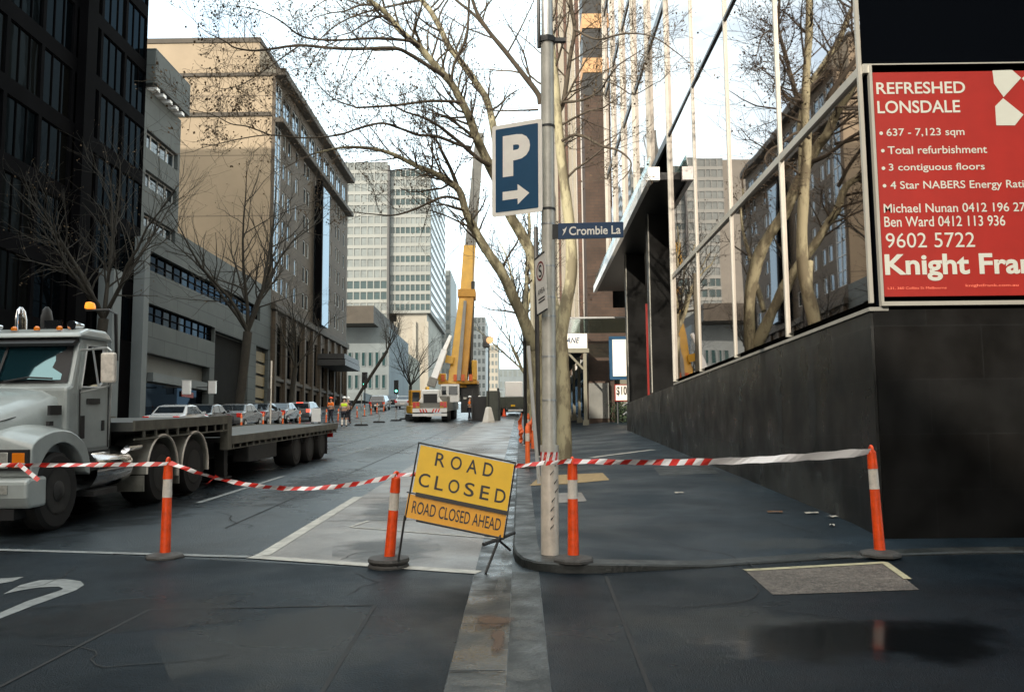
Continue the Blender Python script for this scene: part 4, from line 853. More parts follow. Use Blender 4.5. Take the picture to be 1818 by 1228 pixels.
ln('R', 0.205, 0.305, 0.745, 0.925, 0.008); ln('O', 0.36, 0.47, 0.745, 0.925, 0.008); ln('A', 0.525, 0.63, 0.745, 0.925, 0.008); ln('D', 0.69, 0.79, 0.745, 0.925, 0.008)
for c, x0, x1 in (('C', .075, .185), ('L', .24, .325), ('O', .375, .485), ('S', .535, .635), ('E', .695, .785), ('D', .845, .95)): ln(c, x0, x1, 0.44, 0.62, 0.008)
mb.text('ROAD CLOSED AHEAD', w * 0.06, w * 0.945, h * 0.085, h * 0.245, 0.001, bold=0.006); mb.build('lettering', M_sblack, t, True)
g0 = P(705, 996, YS_ + 0.05); g0.z = gz(g0.y); g1 = P(868, 1010, YS_ - 0.1)
lo = P(719, 915, YS_ + 0.01)
mb = MB(); mb.tube([lo, lo.lerp(g0, 0.5), g0], 0.011, 8); mb.build('leg', M_dsteel, t, True)
c0 = P(889, 948, YS_ + 0.02); c1 = P(862, 1012, YS_ - 0.2); c1.z = gz(c1.y) + 0.01
mb = MB(); mb.tube([c0, c1], 0.013, 8); mb.build('leg', M_sblack, t, True)
c2 = P(906, 976, YS_ + 0.15); mb = MB(); mb.tube([c0.lerp(c1, .15), c2], 0.012, 8); mb.build('leg', M_sblack, t, True)
mb = MB(); mb.tube([P(858, 966, YS_ - 0.15), P(885, 957, YS_), P(913, 945, YS_ + 0.25)], 0.019, 8); mb.build('foot_bar', M_dsteel, t, True)

# ================================================================ red banner on the lane side of the glass building
BY = GY - 0.03
a, b = P(1541, 117, BY), P(1561, 526, BY)
SX, SZ1, SZ0 = a.x + 0.03, a.z, P(1561, 527, BY).z
t = thing('leasing_banner', 'big red banner with white leasing text on the building corner', 'banner', (SX + 1, BY, SZ0))
mb = MB(); mb.box(SX, SX + 2.9, BY - 0.02, BY + 0.02, SZ0, SZ1); mb.build('panel', M_red, t, True)
mb = MB(Matrix.Translation((0, BY - 0.021, 0)) @ Matrix.Rotation(R(90), 4, 'X'))
def bt(s, px0, px1, py0, py1, bold=0.015):
    A, B_ = P(px0, py1, BY), P(px1, py0, BY); mb.text(s, A.x, B_.x, A.z, B_.z, 0.001, bold=bold)
bt('REFRESHED', 1555, 1711, 146, 169); bt('LONSDALE', 1557, 1702, 179, 203)
bt('637 - 7,123 sqm', 1573, 1710, 228, 247, 0.008); bt('Total refurbishment', 1575, 1750, 259, 275, 0.008); bt('3 contiguous floors', 1577, 1746, 290, 308, 0.008); bt('4 Star NABERS Energy Rating', 1580, 1836, 320, 341, 0.008)
for y, x in ((238, 1563), (269, 1566), (300, 1567), (331, 1569)):
    c = P(x, y, BY); mb.prism([(c.x + 0.022 * math.cos(k * .7854), c.z + 0.022 * math.sin(k * .7854)) for k in range(8)], 0.001, 0.003, 2)
bt('Michael Nunan 0412 196 27', 1568, 1818, 360, 379, 0.008); bt('Ben Ward 0412 113 936', 1569, 1782, 383, 404, 0.008)
bt('9602 5722', 1572, 1728, 413, 441, 0.0); bt('Knight Frank', 1571, 1868, 449, 500, 0.028)
for pts in ([(1760, 127), (1795, 126), (1811, 140), (1780, 174), (1763, 150)], [(1779, 176), (1815, 205), (1800, 224), (1767, 224), (1765, 190)], [(1812, 141), (1835, 122), (1868, 122), (1868, 150), (1842, 172)], [(1842, 175), (1870, 195), (1870, 224), (1835, 224), (1816, 204)]):
    mb.prism([(P(x, y, BY).x, P(x, y, BY).z) for x, y in pts][::-1], 0.001, 0.003, 2)
mb.build('lettering', mat('banner_white', (0.36, 0.37, 0.33), 0.5, var=0.06), t, True)
mb = MB(Matrix.Translation((0, BY - 0.021, 0)) @ Matrix.Rotation(R(90), 4, 'X'))
bt('L31, 360 Collins St Melbourne', 1575, 1679, 509, 515, 0.0); bt('knightfrank.com.au', 1713, 1806, 504, 511, 0.0)
mb.build('small_print', mat('faded_print', (0.70, 0.16, 0.10), 0.5), t, True)
mb = MB(); mb.box(SX - 0.035, SX - 0.002, BY - 0.04, BY + 0.03, SZ0 - 0.06, SZ1 + 0.0); mb.box(SX - 0.035, SX + 2.9, BY - 0.05, BY + 0.03, SZ0 - 0.11, SZ0 - 0.062); mb.build('edge_trim', M_mull, t, True)

# ================================================================ prime mover and flatbed trailer
TR = (-7.3, 10.9, gz(10.9)); TROT = (SL, 0, R(-2.0))
t = thing('prime_mover', 'white bonneted prime mover parked facing the camera', 'truck', (-7.286, 11.3, gz(11.3)), TROT)
YM = None
M_rimd = mat('dusty_rim', (0.022, 0.022, 0.021), 0.6, var=0.4, scale=8)
def wheel(parent, x, y, r, wdt, dual=False, side=1, nm='wheel', rimm=None):
    mb = MB(); h = wdt / 2
    mb.lathe([(r * 0.58, -h), (r * 0.9, -h), (r, -h * 0.72), (r, h * 0.72), (r * 0.9, h), (r * 0.58, h)], (x, y, r), 28, 0); w = mb.build(nm, M_rubber, parent, smooth=True)
    mb = MB(); s = side; d = -0.09 * s if dual else 0.05 * s
    e = x + s * (h + 0.003)
    mb.lathe([(r * 0.60, e - x), (r * 0.56, e - x), (r * 0.5, d), (r * 0.28, d + 0.02 * s), (r * 0.26, d + s * 0.1), (r * 0.1, d + s * 0.13)], (x, y, r), 24, 0)
    for k in range(10): an = k * 0.6283; mb.lathe([(0.016, d + 0.0), (0.016, d + 0.035 * s + 0.02 * s)], (x, y + r * 0.34 * math.cos(an), r + r * 0.34 * math.sin(an)), 6, 0)
    mb.build('rim', rimm or M_rimd, w, smooth=True)
    return w
# chassis, bumper
YM = lambda y: y - 0.3 if y > 0.6 else y
mb = MB()
for x in (-0.42, 0.42): mb.box(x - 0.05, x + 0.05, 0.5, 6.4, 0.72, 0.98)
for y in (0.95, 4.15, 5.5): mb.box(-0.85, 0.85, y - 0.06, y + 0.06, 0.45, 0.6)
mb.box(-0.4, 0.4, 4.3, 5.3, 1.0, 1.12); mb.build('chassis', M_black, t)
mb = MB(); mb.prism([(-0.02, 0.36), (-0.10, 0.5), (-0.10, 0.70), (-0.02, 0.74), (0.35, 0.74), (0.35, 0.36)], -1.22, 1.22, 0); mb.build('bumper', M_truckw, t, bevel=0.04)
mb = MB(); mb.box(-1.0, 1.0, 0.0, 0.3, 0.22, 0.355); mb.build('air_dam', M_black, t)
YM = ymap
# bonnet: lofted sections from grille to cowl
def sec(y, wd, zt, zb, cr):
    return [(-wd, y, zb), (-wd * 1.01, y, zt - cr * 1.6), (-wd * 0.93, y, zt - cr * 0.5), (-wd * 0.72, y, zt - cr * 0.08), (-wd * 0.35, y, zt + 0.02), (0, y, zt + 0.03), (wd * 0.35, y, zt + 0.02), (wd * 0.72, y, zt - cr * 0.08), (wd * 0.93, y, zt - cr * 0.5), (wd * 1.01, y, zt - cr * 1.6), (wd, y, zb)]
mb = MB(); mb.loft([sec(0.02, 0.62, 1.42, 0.78, 0.10), sec(0.06, 0.66, 1.52, 0.78, 0.14), sec(0.35, 0.74, 1.60, 0.78, 0.18), sec(1.0, 0.86, 1.72, 0.8, 0.2), sec(1.7, 0.95, 1.84, 0.9, 0.22), sec(1.93, 0.97, 1.87, 1.0, 0.22)], close=False)
mb.add(sec(0.02, 0.62, 1.42, 0.78, 0.10), [tuple(range(11))]); mb.build('bonnet', M_truckw, t, smooth=True, ang=60)
mb = MB(); mb.box(-0.5, 0.5, -0.01, 0.015, 0.85, 1.38); mb.build('grille', M_chrome, t, bevel=0.03)
YM = None
for s in (-1, 1):
    mb = MB(); x0, x1 = sorted((s * 0.55, s * 1.21)); cy, cz, cr = 0.70, 0.52, 0.62
    arch = [(cy + cr * math.cos(R(a_)), cz + cr * math.sin(R(a_))) for a_ in range(172, 7, -11)]
    top = [(1.42, 0.66), (1.42, 0.84), (1.36, 1.0), (1.26, 1.12), (1.12, 1.21), (0.95, 1.275), (0.75, 1.30), (0.52, 1.295), (0.32, 1.26), (0.16, 1.21), (0.05, 1.15), (0.01, 1.08)]
    poly = [(0.0, 0.76), (0.08, 0.70)] + arch + top
    mb.prism(poly, x0, x1, 0, fn=lambda p: (p[0] * (1.0 - 0.05 * max(p[2] - 0.95, 0)), p[1] + 0.06 * max(abs(p[0]) - 0.9, 0), p[2] + (0.16 if abs(p[0]) < 0.8 and p[2] > 1.05 else 0)))
    f = mb.build('front_fender', M_truckw, t, smooth=True, bevel=0.06, ang=50)
    mb = MB(); a0, a1 = sorted((s * 0.66, s * 1.18)); mb.box(a0, a1, -0.035, 0.02, 0.83, 1.09); mb.build('lamp_bezel', M_black, f)
    mb = MB(); a0, a1 = sorted((s * 0.70, s * 0.94)); mb.box(a0, a1, -0.055, -0.037, 0.86, 1.06); mb.build('headlight', M_lens, f, bevel=0.012)
    mb = MB(); a0, a1 = sorted((s * 0.99, s * 1.15)); mb.box(a0, a1, -0.05, -0.037, 0.87, 1.05); mb.build('indicator', M_amber, f, bevel=0.01)
    w = wheel(t, s * 1.03, 0.70, 0.51, 0.28, side=s)
    YM = ymap
    mb = MB(); a0, a1 = sorted((s * 0.962, s * 1.0)); mb.box(a0 - 0.0, a1, 1.15, 1.68, 1.50, 1.63); mb.build('bonnet_vent', M_black, t)
    YM = None
YM = ymap
# cab
pf = [(1.80, 0.98), (1.80, 1.88), (1.92, 1.92), (2.26, 2.52), (2.30, 2.60), (3.42, 2.62), (3.50, 2.5), (3.50, 0.95)]
tap = lambda p: (p[0] * (1 - 0.055 * max(p[2] - 1.9, 0)), p[1], p[2])
mb = MB(); mb.prism(pf, -1.04, 1.04, 0, fn=tap); mb.build('cab', M_truckw, t, bevel=0.05)
mb = MB(); mb.prism([(2.10, 2.585), (2.22, 2.66), (2.6, 2.73), (3.3, 2.73), (3.46, 2.66), (3.52, 2.56)], -1.06, 1.06, 0, fn=lambda p: (p[0] * (1 - 0.35 * max(p[2] - 2.6, 0)), p[1], p[2])); mb.build('cab_roof', M_truckw, t, bevel=0.05)
wsf = lambda x, f, d: (x * (1 - 0.05 * f), 1.915 + 0.35 * f - 0.012 * d * 1.0, 1.935 + 0.60 * f + 0.008 * d)
mb = MB(); mb.quad(wsf(-0.98, 0.0, 1), wsf(0.98, 0.0, 1), wsf(0.98, 0.99, 1), wsf(-0.98, 0.99, 1)); mb.build('windscreen_surround', M_black, t)
mb = MB(); mb.loft([[(x * (1 - 0.05 * f), 1.915 + 0.35 * f - 0.02 - 0.03 * (1 - (x / 0.9) ** 2), 1.935 + 0.60 * f + 0.012) for x in (-0.88, -0.6, -0.3, 0, 0.3, 0.6, 0.88)] for f in (0.06, 0.35, 0.65, 0.88)]); w = mb.build('windscreen', M_wscr, t, smooth=True)
for s in (-1, 1):
    mb = MB(); mb.tube([(s * 0.1, 1.87, 1.965), (s * 0.45, 1.875, 2.02), (s * 0.78, 1.88, 2.0)], 0.013, 6); mb.build('wiper', M_black, w)
mb = MB(); mb.prism([(2.02, 2.50), (2.23, 2.58), (2.25, 2.53), (2.05, 2.46)], -0.99, 0.99, 0); mb.build('sun_visor', M_black, t)
for s in (-1, 1):
    ox = s * 1.043
    def sx(y, z, d=0.0): return (s * (1.043 + d) * (1 - 0.055 * max(z - 1.9, 0)), y, z)
    mb = MB()
    q_ = [(2.12, 1.02), (2.05, 1.86), (2.42, 2.52), (3.28, 2.52), (3.28, 1.02)]
    mb.add([sx(*p, 0.004) for p in q_] + [sx(*p, -0.02) for p in q_], [(0, 1, 2, 3, 4), (5, 6, 7, 8, 9)] + [(i, (i + 1) % 5, 5 + (i + 1) % 5, 5 + i) for i in range(5)])
    d = mb.build('door', M_truckw, t)
    mb = MB(); mb.quad(sx(2.20, 1.89, .008), sx(2.50, 2.47, .008), sx(3.17, 2.47, .008), sx(3.19, 2.02, .008), sx(2.9, 1.89, .008)); wn = mb.build('window', M_cglass, d)
    mb = MB(); mb.tube([sx(2.20, 1.89, .012), sx(2.50, 2.48, .012), sx(3.18, 2.48, .012), sx(3.2, 2.02, .012), sx(2.9, 1.88, .012), sx(2.2, 1.88, .012)], 0.015, 5); mb.tube([sx(2.72, 2.47, .012), sx(2.9, 1.9, .012)], 0.012, 5); mb.build('trim', M_frame, d)
    mb = MB(); x0, x1 = sorted((s * 1.05, s * 1.062)); mb.box(x0, x1, 3.05, 3.15, 1.25, 1.40); mb.build('handle', M_black, d)
    mb = MB(); mb.box(x0, x1, 2.42, 2.95, 1.64, 1.72); mb.build('name_strip', M_dsteel, d)
    mb = MB(); mb.box(x0, x1, 2.12, 2.15, 1.05, 1.85); mb.box(x0, x1, 3.3, 3.325, 1.0, 2.4); mb.build('seam', M_dsteel, d)
    mb = MB(); mb.box(*sorted((s * 1.05, s * 1.064)), 2.16, 2.32, 1.16, 1.48); mb.build('grab_recess', M_black, d)
    # mirror on its arms
    mb = MB(); mb.tube([(s * 1.03, 2.2, 2.40), (s * 1.5, 2.0, 2.42), (s * 1.56, 1.98, 2.38), (s * 1.56, 1.98, 1.92), (s * 1.5, 2.0, 1.88), (s * 1.05, 2.15, 1.80)], 0.016, 6); mr = mb.build('mirror_arm', M_steel, t)
    mb = MB(); mb.box(*sorted((s * 1.46, s * 1.66)), 1.86, 1.96, 1.93, 2.35); mb.build('mirror_head', M_refl, mr, bevel=0.03)
    # steps and tank
    mb = MB(); mb.lathe([(0.02, 2.55), (0.30, 2.56), (0.31, 2.6), (0.31, 3.66), (0.30, 3.69), (0.02, 3.7)], (s * 0.88, 0, 0.70), 24, 1); fk = mb.build('fuel_tank', M_chrome, t, smooth=True)
    mb = MB(); mb.box(*sorted((s * 0.9, s * 1.2)), 2.35, 3.35, 0.34, 0.42); mb.box(*sorted((s * 1.0, s * 1.2)), 2.1, 2.6, 0.72, 0.76); mb.build('step', M_dsteel, t)
    xs_ = -0.70 if s < 0 else -0.28; mb = MB(); mb.tube([(xs_, 3.72, 0.9), (xs_, 3.72, 2.6), (xs_, 3.72, 2.68), (xs_, 3.72, 2.98), (xs_, 3.72, 3.12), (xs_, 3.72, 3.18)], [0.05, 0.05, 0.058, 0.06, 0.045, 0.015], 16); mb.build('exhaust_stack', M_chrome if s < 0 else M_dsteel, t, smooth=True)
    # tandem drive axles and their half round guards
    YM = None
    for y in (3.75, 5.1):
        wheel(t, s * 0.95, y, 0.50, 0.52, True, s)
        mb = MB(); rows = []
        for a_ in range(-12, 181, 12):
            rows.append([(s * x, y + rr * math.cos(R(a_)), 0.52 + rr * math.sin(R(a_))) for x, rr in ((0.62, 0.585), (1.21, 0.585), (1.23, 0.60), (1.23, 0.615), (1.21, 0.62), (0.62, 0.62))])
        mb.loft(rows, close=True); gd = mb.build('wheel_guard', M_guard, t, smooth=True)
        mb = MB(); mb.tube([(s * 1.235, y + 0.60 * math.cos(R(a_)), 0.52 + 0.60 * math.sin(R(a_))) for a_ in range(-12, 181, 12)], 0.018, 6); mb.build('edge_rim', M_refl, gd)
        mb = MB(); mb.box(*sorted((s * 0.66, s * 1.2)), y - 0.64, y - 0.6, 0.25, 0.5); mb.build('mud_flap', M_guard, gd)
    mb = MB(); mb.tube([(s * 1.1, 2.75, 0.95), (s * 1.1, 3.2, 0.95)], 0.05, 8); mb.build('air_tank', M_chrome, t)
    YM = ymap
mb = MB(); mb.box(-0.9, 0.9, 3.56, 3.62, 1.0, 2.4); mb.build('headboard', M_dsteel, t)
for x in (-0.35, -0.7, 0.35, 0.7, 0.0): mb = MB(); mb.lathe([(0.045, 0), (0.045, 0.04), (0.02, 0.06)], (x * 0.95, 2.35, 2.70), 10); mb.build('roof_marker', M_amber, t)
mb = MB(); mb.box(0.28, 0.52, 2.75, 2.85, 2.76, 2.87); mb.box(0.3, 0.5, 2.78, 2.82, 2.72, 2.76); mb.build('roof_lamp', M_chrome, t)
for x in (-0.45, 0.78): mb = MB(); mb.tube([(x, 2.5, 2.78), (x, 2.95, 2.79)], [0.07, 0.03], 12); mb.box(x - 0.02, x + 0.02, 2.6, 2.66, 2.7, 2.78); mb.build('air_horn', M_chrome, t)
mb = MB(); mb.tube([(0.98, 3.62, 2.3), (0.98, 3.6, 3.02), (0.9, 3.58, 3.08), (0.55, 3.58, 3.08)], 0.02, 6); mb.build('lamp_bracket', M_black, t)
mb = MB(); mb.lathe([(0.055, 0), (0.055, 0.04), (0.045, 0.09), (0.015, 0.105)], (0.60, 3.58, 3.10), 16); mb.build('amber_beacon', mat('lit_amber', (1.0, 0.33, 0.03), 0.3, var=0, emit=0.5), t, smooth=True)
mb = MB(); mb.tube([(1.0, 3.55, 2.45), (1.0, 3.5, 1.1)], 0.015, 6); mb.build('grab_rail', M_steel, t)

YM = None
for s in (-1, 1):
    mb = MB(); mb.tube([(s * (0.70 + 0.16 * f), 0.12 + 1.05 * f, 1.43 + 0.20 * f) for f in (0, .25, .5, .75, 1)], 0.008, 5); mb.build('bonnet_seam', M_dsteel, t)
    mb = MB(); mb.box(*sorted((s * 0.78, s * 0.98)), -0.115, -0.101, 0.55, 0.66); mb.build('fog_lamp', M_lens, t)
    mb = MB(); mb.lathe([(0.03, -0.13), (0.03, -0.10)], (s * 0.55, 0, 0.45), 10, 1); mb.build('tow_hook', M_dsteel, t)
    mb = MB(); mb.box(*sorted((s * 0.93, s * 0.975)), 0.80, 0.90, 1.36, 1.42); mb.build('bonnet_latch', M_black, t)
    mb = MB(); mb.box(*sorted((s * 1.05, s * 1.075)), 1.5, 2.25, 0.90, 0.97); mb.build('door_sill', M_dsteel, t)
    mb = MB()
    for k in range(6): mb.lathe([(0.012, 0), (0.008, 0.006)], (s * (1.044 - .02), 2.30, 1.1 + k * 0.2), 6)
    mb.build('rivets', M_dsteel, t)
mb = MB(); mb.box(-0.22, 0.22, -0.115, -0.101, 0.52, 0.64); mb.build('number_plate', M_swhite, t)
mb = MB(); mb.box(-0.018, 0.018, 1.20, 1.26, 1.93, 1.96); mb.quad((-0.02, 1.135, 1.945), (0.02, 1.135, 1.945), (0.02, 1.47, 2.53), (-0.02, 1.47, 2.53)); mb.build('centre_pillar', M_black, t)
for x, m in ((-0.15, M_red), (0.0, M_blue), (0.15, M_black)): mb = MB(); mb.tube([(x + 0.05 * math.sin(k * 2.1), 2.45 + k * 0.085, 1.55 - 0.45 * math.sin(k / 8 * math.pi) + (0.03 if k % 2 else -0.03)) for k in range(9)], 0.02, 6); mb.build('air_hose', m, t)
t = thing('flatbed_trailer', 'empty step deck flatbed trailer coupled behind the white truck', 'trailer', TR, TROT)
mb = MB(); mb.box(-1.22, 1.22, 3.1, 7.1, 1.21, 1.35); mb.build('upper_deck', M_deckm, t)
mb = MB(); mb.box(-1.2, 1.2, 7.14, 16.25, 0.84, 0.94); mb.build('lower_deck', M_deckm, t)
for s in (-1, 1):
    def sb(x0, x1, *r): mb.box(*sorted((s * x0, s * x1)), *r)
    mb = MB(); sb(1.222, 1.26, 3.08, 7.05, 1.215, 1.375); r = mb.build('side_rail', M_rail, t)
    mb = MB()
    for k in range(9): sb(1.222, 1.25, 3.4 + k * 0.43, 3.46 + k * 0.43, 1.10, 1.213)
    sb(1.222, 1.25, 3.1, 7.05, 1.075, 1.098); mb.build('rope_rail', M_rail, r)
    mb = MB(); sb(1.222, 1.26, 7.3, 16.25, 0.80, 0.965); r = mb.build('side_rail', M_rail, t)
    mb = MB()
    for k in range(22): sb(1.222, 1.25, 7.4 + k * 0.41, 7.45 + k * 0.41, 0.72, 0.798)
    sb(1.222, 1.25, 7.3, 16.2, 0.70, 0.718); mb.build('rope_rail', M_rail, r)
    mb = MB(); sb(1.10, 1.262, 7.06, 7.28, 0.70, 1.38); mb.build('step_post', M_rail, t)
    for y in (12.1, 13.35, 14.6):
        wheel(t, s * 0.95, y, 0.42, 0.50, True, s)
        mb = MB(); mb.loft([[(s * x, y + rr * math.cos(R(a_)), 0.44 + rr * math.sin(R(a_))) for x, rr in ((0.68, 0.47), (1.21, 0.47), (1.21, 0.49), (0.68, 0.49))] for a_ in range(15, 166, 15)], close=True); mb.build('wheel_guard', M_black, t)
    mb = MB(); sb(0.3, 0.46, 7.1, 16.1, 0.45, 0.838); sb(0.3, 0.5, 3.9, 7.0, 0.95, 1.208); mb.build('chassis_beam', M_black, t)
    mb = MB(); sb(0.75, 0.95, 7.7, 7.9, 0.12, 0.835); sb(0.7, 1.0, 7.6, 8.0, 0.08, 0.12); mb.build('landing_leg', M_dsteel, t)
    mb = MB(); sb(0.8, 1.15, 8.6, 10.6, 0.35, 0.75); mb.build('tool_box', M_dsteel, t, bevel=0.02)
    mb = MB(); sb(0.85, 1.1, 16.26, 16.30, 0.55, 0.72); mb.build('tail_light', M_redl, t)
    mb = MB(); sb(0.7, 1.2, 15.2, 15.22, 0.12, 0.8); mb.build('mud_flap', M_black, t)
mb = MB(); mb.box(-1.2, 1.2, 16.252, 16.34, 0.72, 0.96); mb.build('rear_beam', M_rail, t)
mb = MB(); mb.box(-1.2, 1.2, 7.09, 7.135, 0.95, 1.2); mb.build('step_wall', M_dsteel, t)
# ================================================================ mobile crane
CY = 64.0
cx = P(763, 740, CY).x
t = thing('mobile_crane', 'white and yellow mobile crane with its boom raised', 'crane', (cx, CY, gz(CY)), (SL, 0, 0))
mb = MB(); mb.box(-1.2, 1.25, 0.2, 11.5, 0.75, 1.35); mb.build('carrier_deck', M_cgrey, t)
mb = MB(); mb.box(-1.22, 1.22, -0.05, 0.25, 0.42, 0.62); mb.box(-1.22, 1.22, -0.02, 0.22, 0.70, 0.98); mb.build('rear_bumper', M_white, t)
for k in range(-3, 4):
    mb = MB()
    if k: mb.quad((k * 0.2 - 0.05, -0.06, 0.70), (k * 0.2 + 0.05, -0.06, 0.70), (k * 0.2 + (0.15 if k > 0 else -0.05), -0.06, 0.94), (k * 0.2 + (0.05 if k > 0 else -0.15), -0.06, 0.94)); mb.build('chevron_stripe', M_taper, t)
mb = MB(); mb.box(-0.22, 0.26, -0.08, -0.06, 0.40, 0.62); mb.build('number_plate', M_white, t)
for s in (-1, 1):
    mb = MB(); mb.box(*sorted((s * 0.72, s * 1.22)), 0.0, 0.3, 1.0, 1.45); mb.build('lamp_panel', M_cyel, t)
    mb = MB(); mb.box(*sorted((s * 0.98, s * 1.2)), -0.04, -0.005, 1.03, 1.42); mb.build('tail_light', M_redl, t)
    mb = MB(); mb.box(*sorted((s * 0.74, s * 0.95)), -0.03, -0.005, 1.15, 1.42); mb.build('tail_light', M_redl, t)
    for y in (0.8, 2.4, 7.6, 9.2): wheel(t, s * 1.02, y, 0.52, 0.45, False, s)
mb = MB(); mb.prism([(-0.92, 1.36), (-0.62, 1.75), (-0.62, 2.30), (0.62, 2.30), (0.62, 1.75), (0.92, 1.36)], 0.4, 2.6, 1); h = mb.build('engine_cover', M_white, t, bevel=0.06)
mb = MB(); mb.box(-0.48, 0.5, 0.32, 0.395, 0.85, 2.0); mb.build('grille', M_black, h)
mb = MB(); mb.box(0.65, 1.2, 0.9, 3.0, 1.36, 1.85); mb.build('side_locker', M_cgrey, t, bevel=0.05)
mb = MB(); mb.prism([(5.2, 1.36), (5.2, 2.75), (7.2, 2.75), (7.6, 1.9), (7.6, 1.36)], 0.3, 1.75, 0); cb = mb.build('cab', M_white, t, bevel=0.05)
for a_, b_ in ((0.42, 0.75), (0.95, 1.62)): mb = MB(); mb.box(a_, b_, 5.14, 5.19, 1.95, 2.6); mb.build('window', M_cglass, cb)
mb = MB(); mb.box(1.752, 1.77, 5.5, 7.0, 1.9, 2.6); mb.build('window', M_cglass, cb)
mb = MB(); mb.box(1.8, 3.2, 6.2, 8.2, 0.55, 2.75); k_ = mb.build('outrigger_box', M_dsteel, t, bevel=0.04)
mb = MB(); mb.box(2.0, 2.25, 6.15, 6.19, 1.6, 1.75); mb.box(2.6, 2.85, 6.15, 6.19, 1.6, 1.75); mb.build('work_lamp', M_lens, k_)
mb = MB(); mb.box(0.1, 3.1, 5.6, 9.0, 2.76, 3.05); mb.lathe([(1.2, 2.5), (1.2, 2.76)], (1.6, 7.2, 0), 20); mb.build('turntable', M_cyel2, t, bevel=0.04)
for bx in ((0.9, 1.4, 5.8, 6.6, 3.06, 3.9), (2.7, 3.1, 5.6, 7.2, 3.06, 4.6), (0.0, 0.7, 5.6, 6.6, 3.06, 3.6)): mb = MB(); mb.box(*bx); mb.build('counterweight', M_cyel, t, bevel=0.05)
mb = MB()
for x in (0.35, 1.3, 1.9, 2.5): mb.box(x, x + 0.25, 5.45, 5.6, 3.0, 3.5)
mb.build('winch_motors', mat('hydraulic_orange', (0.6, 0.12, 0.03), 0.5), t)
def L2(px, py, Y): return W[t].inverted() @ P(px, py, Y)
def boxbeam(p0, p1, w0, w1, d=0.8):
    p0, p1 = Vector(p0), Vector(p1); u = (p1 - p0).normalized(); s_ = Vector((1, 0, 0)); s_ = (s_ - u * s_.dot(u)).normalized(); f = u.cross(s_)
    v = [p + s_ * (sx_ * w / 2) + f * (sf * d / 2) for p, w in ((p0, w0), (p1, w1)) for sx_, sf in ((-1, -1), (1, -1), (1, 1), (-1, 1))]
    return v, [(0, 1, 2, 3), (4, 5, 6, 7), (0, 1, 5, 4), (1, 2, 6, 5), (2, 3, 7, 6), (3, 0, 4, 7)]
mb = MB(); mb.add(*boxbeam(L2(813, 682, 70.5), L2(829, 528, 72), 1.45, 1.15, 1.3)); mb.add(*boxbeam(L2(829, 530, 71.95), L2(829.5, 517, 72), 1.4, 1.4, 1.5)); bm = mb.build('boom', M_cyel2, t)
mb = MB(); mb.add(*boxbeam(L2(803, 682, 69.6), L2(821, 532, 71.2), 0.62, 0.5, 0.5)); mb.add(*boxbeam(L2(797, 645, 69.6), L2(800, 632, 69.6), 0.6, 0.6, 0.5)); mb.build('yellow_side_plate', M_cyel, bm)
mb = MB(); mb.add(*boxbeam(L2(814, 676, 69.5), L2(826, 535, 71), 0.32, 0.22, 0.3)); mb.build('lift_cylinder', M_cgrey, bm)
mb = MB(); mb.add(*boxbeam(L2(828, 530, 72.1), L2(834, 440, 73.5), 1.02, 0.95, 0.9)); mb.build('second_section', M_cyel, bm)
mb = MB(); mb.add(*boxbeam(L2(834.5, 445, 73.5), L2(852, 240, 76), 0.85, 0.72, 0.8)); mb.build('upper_sections', M_cgrey, bm)
mb = MB(); mb.add(*boxbeam(L2(767, 682, 68), L2(789, 622, 68.6), 0.5, 0.42, 0.35)); mb.add(*boxbeam(L2(789, 621, 68.6), L2(800, 596, 69), 0.3, 0.22, 0.2)); j = mb.build('stowed_jib', M_white, t)
mb = MB(); mb.add(*boxbeam(L2(765, 686, 67.7), L2(770, 671, 67.8), 0.62, 0.6, 0.4)); mb.build('jib_foot', M_cgrey, j)
mb = MB(); mb.tube([L2(835, 690, 71), L2(837, 600, 71.5), L2(840, 500, 72)], 0.16, 8); mb.tube([L2(840, 500, 72), L2(841, 300, 73)], 0.03, 5); mb.build('hoist_tube', M_dsteel, t)
mb = MB(); mb.tube([L2(p, q_, 72) for p, q_ in ((785, 500), (789, 470), (800, 450), (822, 430))], 0.03, 5); mb.build('loose_cable', M_dsteel, t)
# ================================================================ other machines and vehicles
q = P(741, 742, 68); t = thing('small_excavator', 'small yellow excavator half hidden behind the crane', 'excavator', (q.x, 68, gz(68)), (SL, 0, 0.3))
for s in (-1, 1): mb = MB(); mb.prism([(-1.0, 0.12), (-0.8, 0.0), (0.8, 0.0), (1.0, 0.12), (1.0, 0.35), (0.8, 0.5), (-0.8, 0.5), (-1.0, 0.35)], *sorted((s * 0.4, s * 0.75)), 0); mb.build('track', M_rubber, t)
mb = MB(); mb.box(-0.7, 0.7, -0.9, 0.9, 0.55, 1.15); mb.build('body', M_cyel, t, bevel=0.08)
mb = MB(); mb.box(-0.6, 0.15, -0.5, 0.6, 1.16, 2.3); c_ = mb.build('cab', M_cyel2, t, bevel=0.06)
mb = MB(); mb.box(-0.5, 0.05, -0.53, -0.505, 1.4, 2.15); mb.build('window', M_cglass, c_)
mb = MB(); mb.add(*boxbeam((0.4, -0.7, 1.0), (0.5, -1.2, 2.5), 0.3, 0.22, 0.35)); mb.add(*boxbeam((0.5, -1.2, 2.5), (0.55, -2.0, 1.3), 0.22, 0.18, 0.25)); a_ = mb.build('arm', M_cyel, t)
mb = MB(); mb.prism([(-2.3, 0.9), (-1.8, 1.3), (-1.6, 0.7), (-2.0, 0.5)], 0.25, 0.8, 0); mb.build('bucket', M_dsteel, a_)

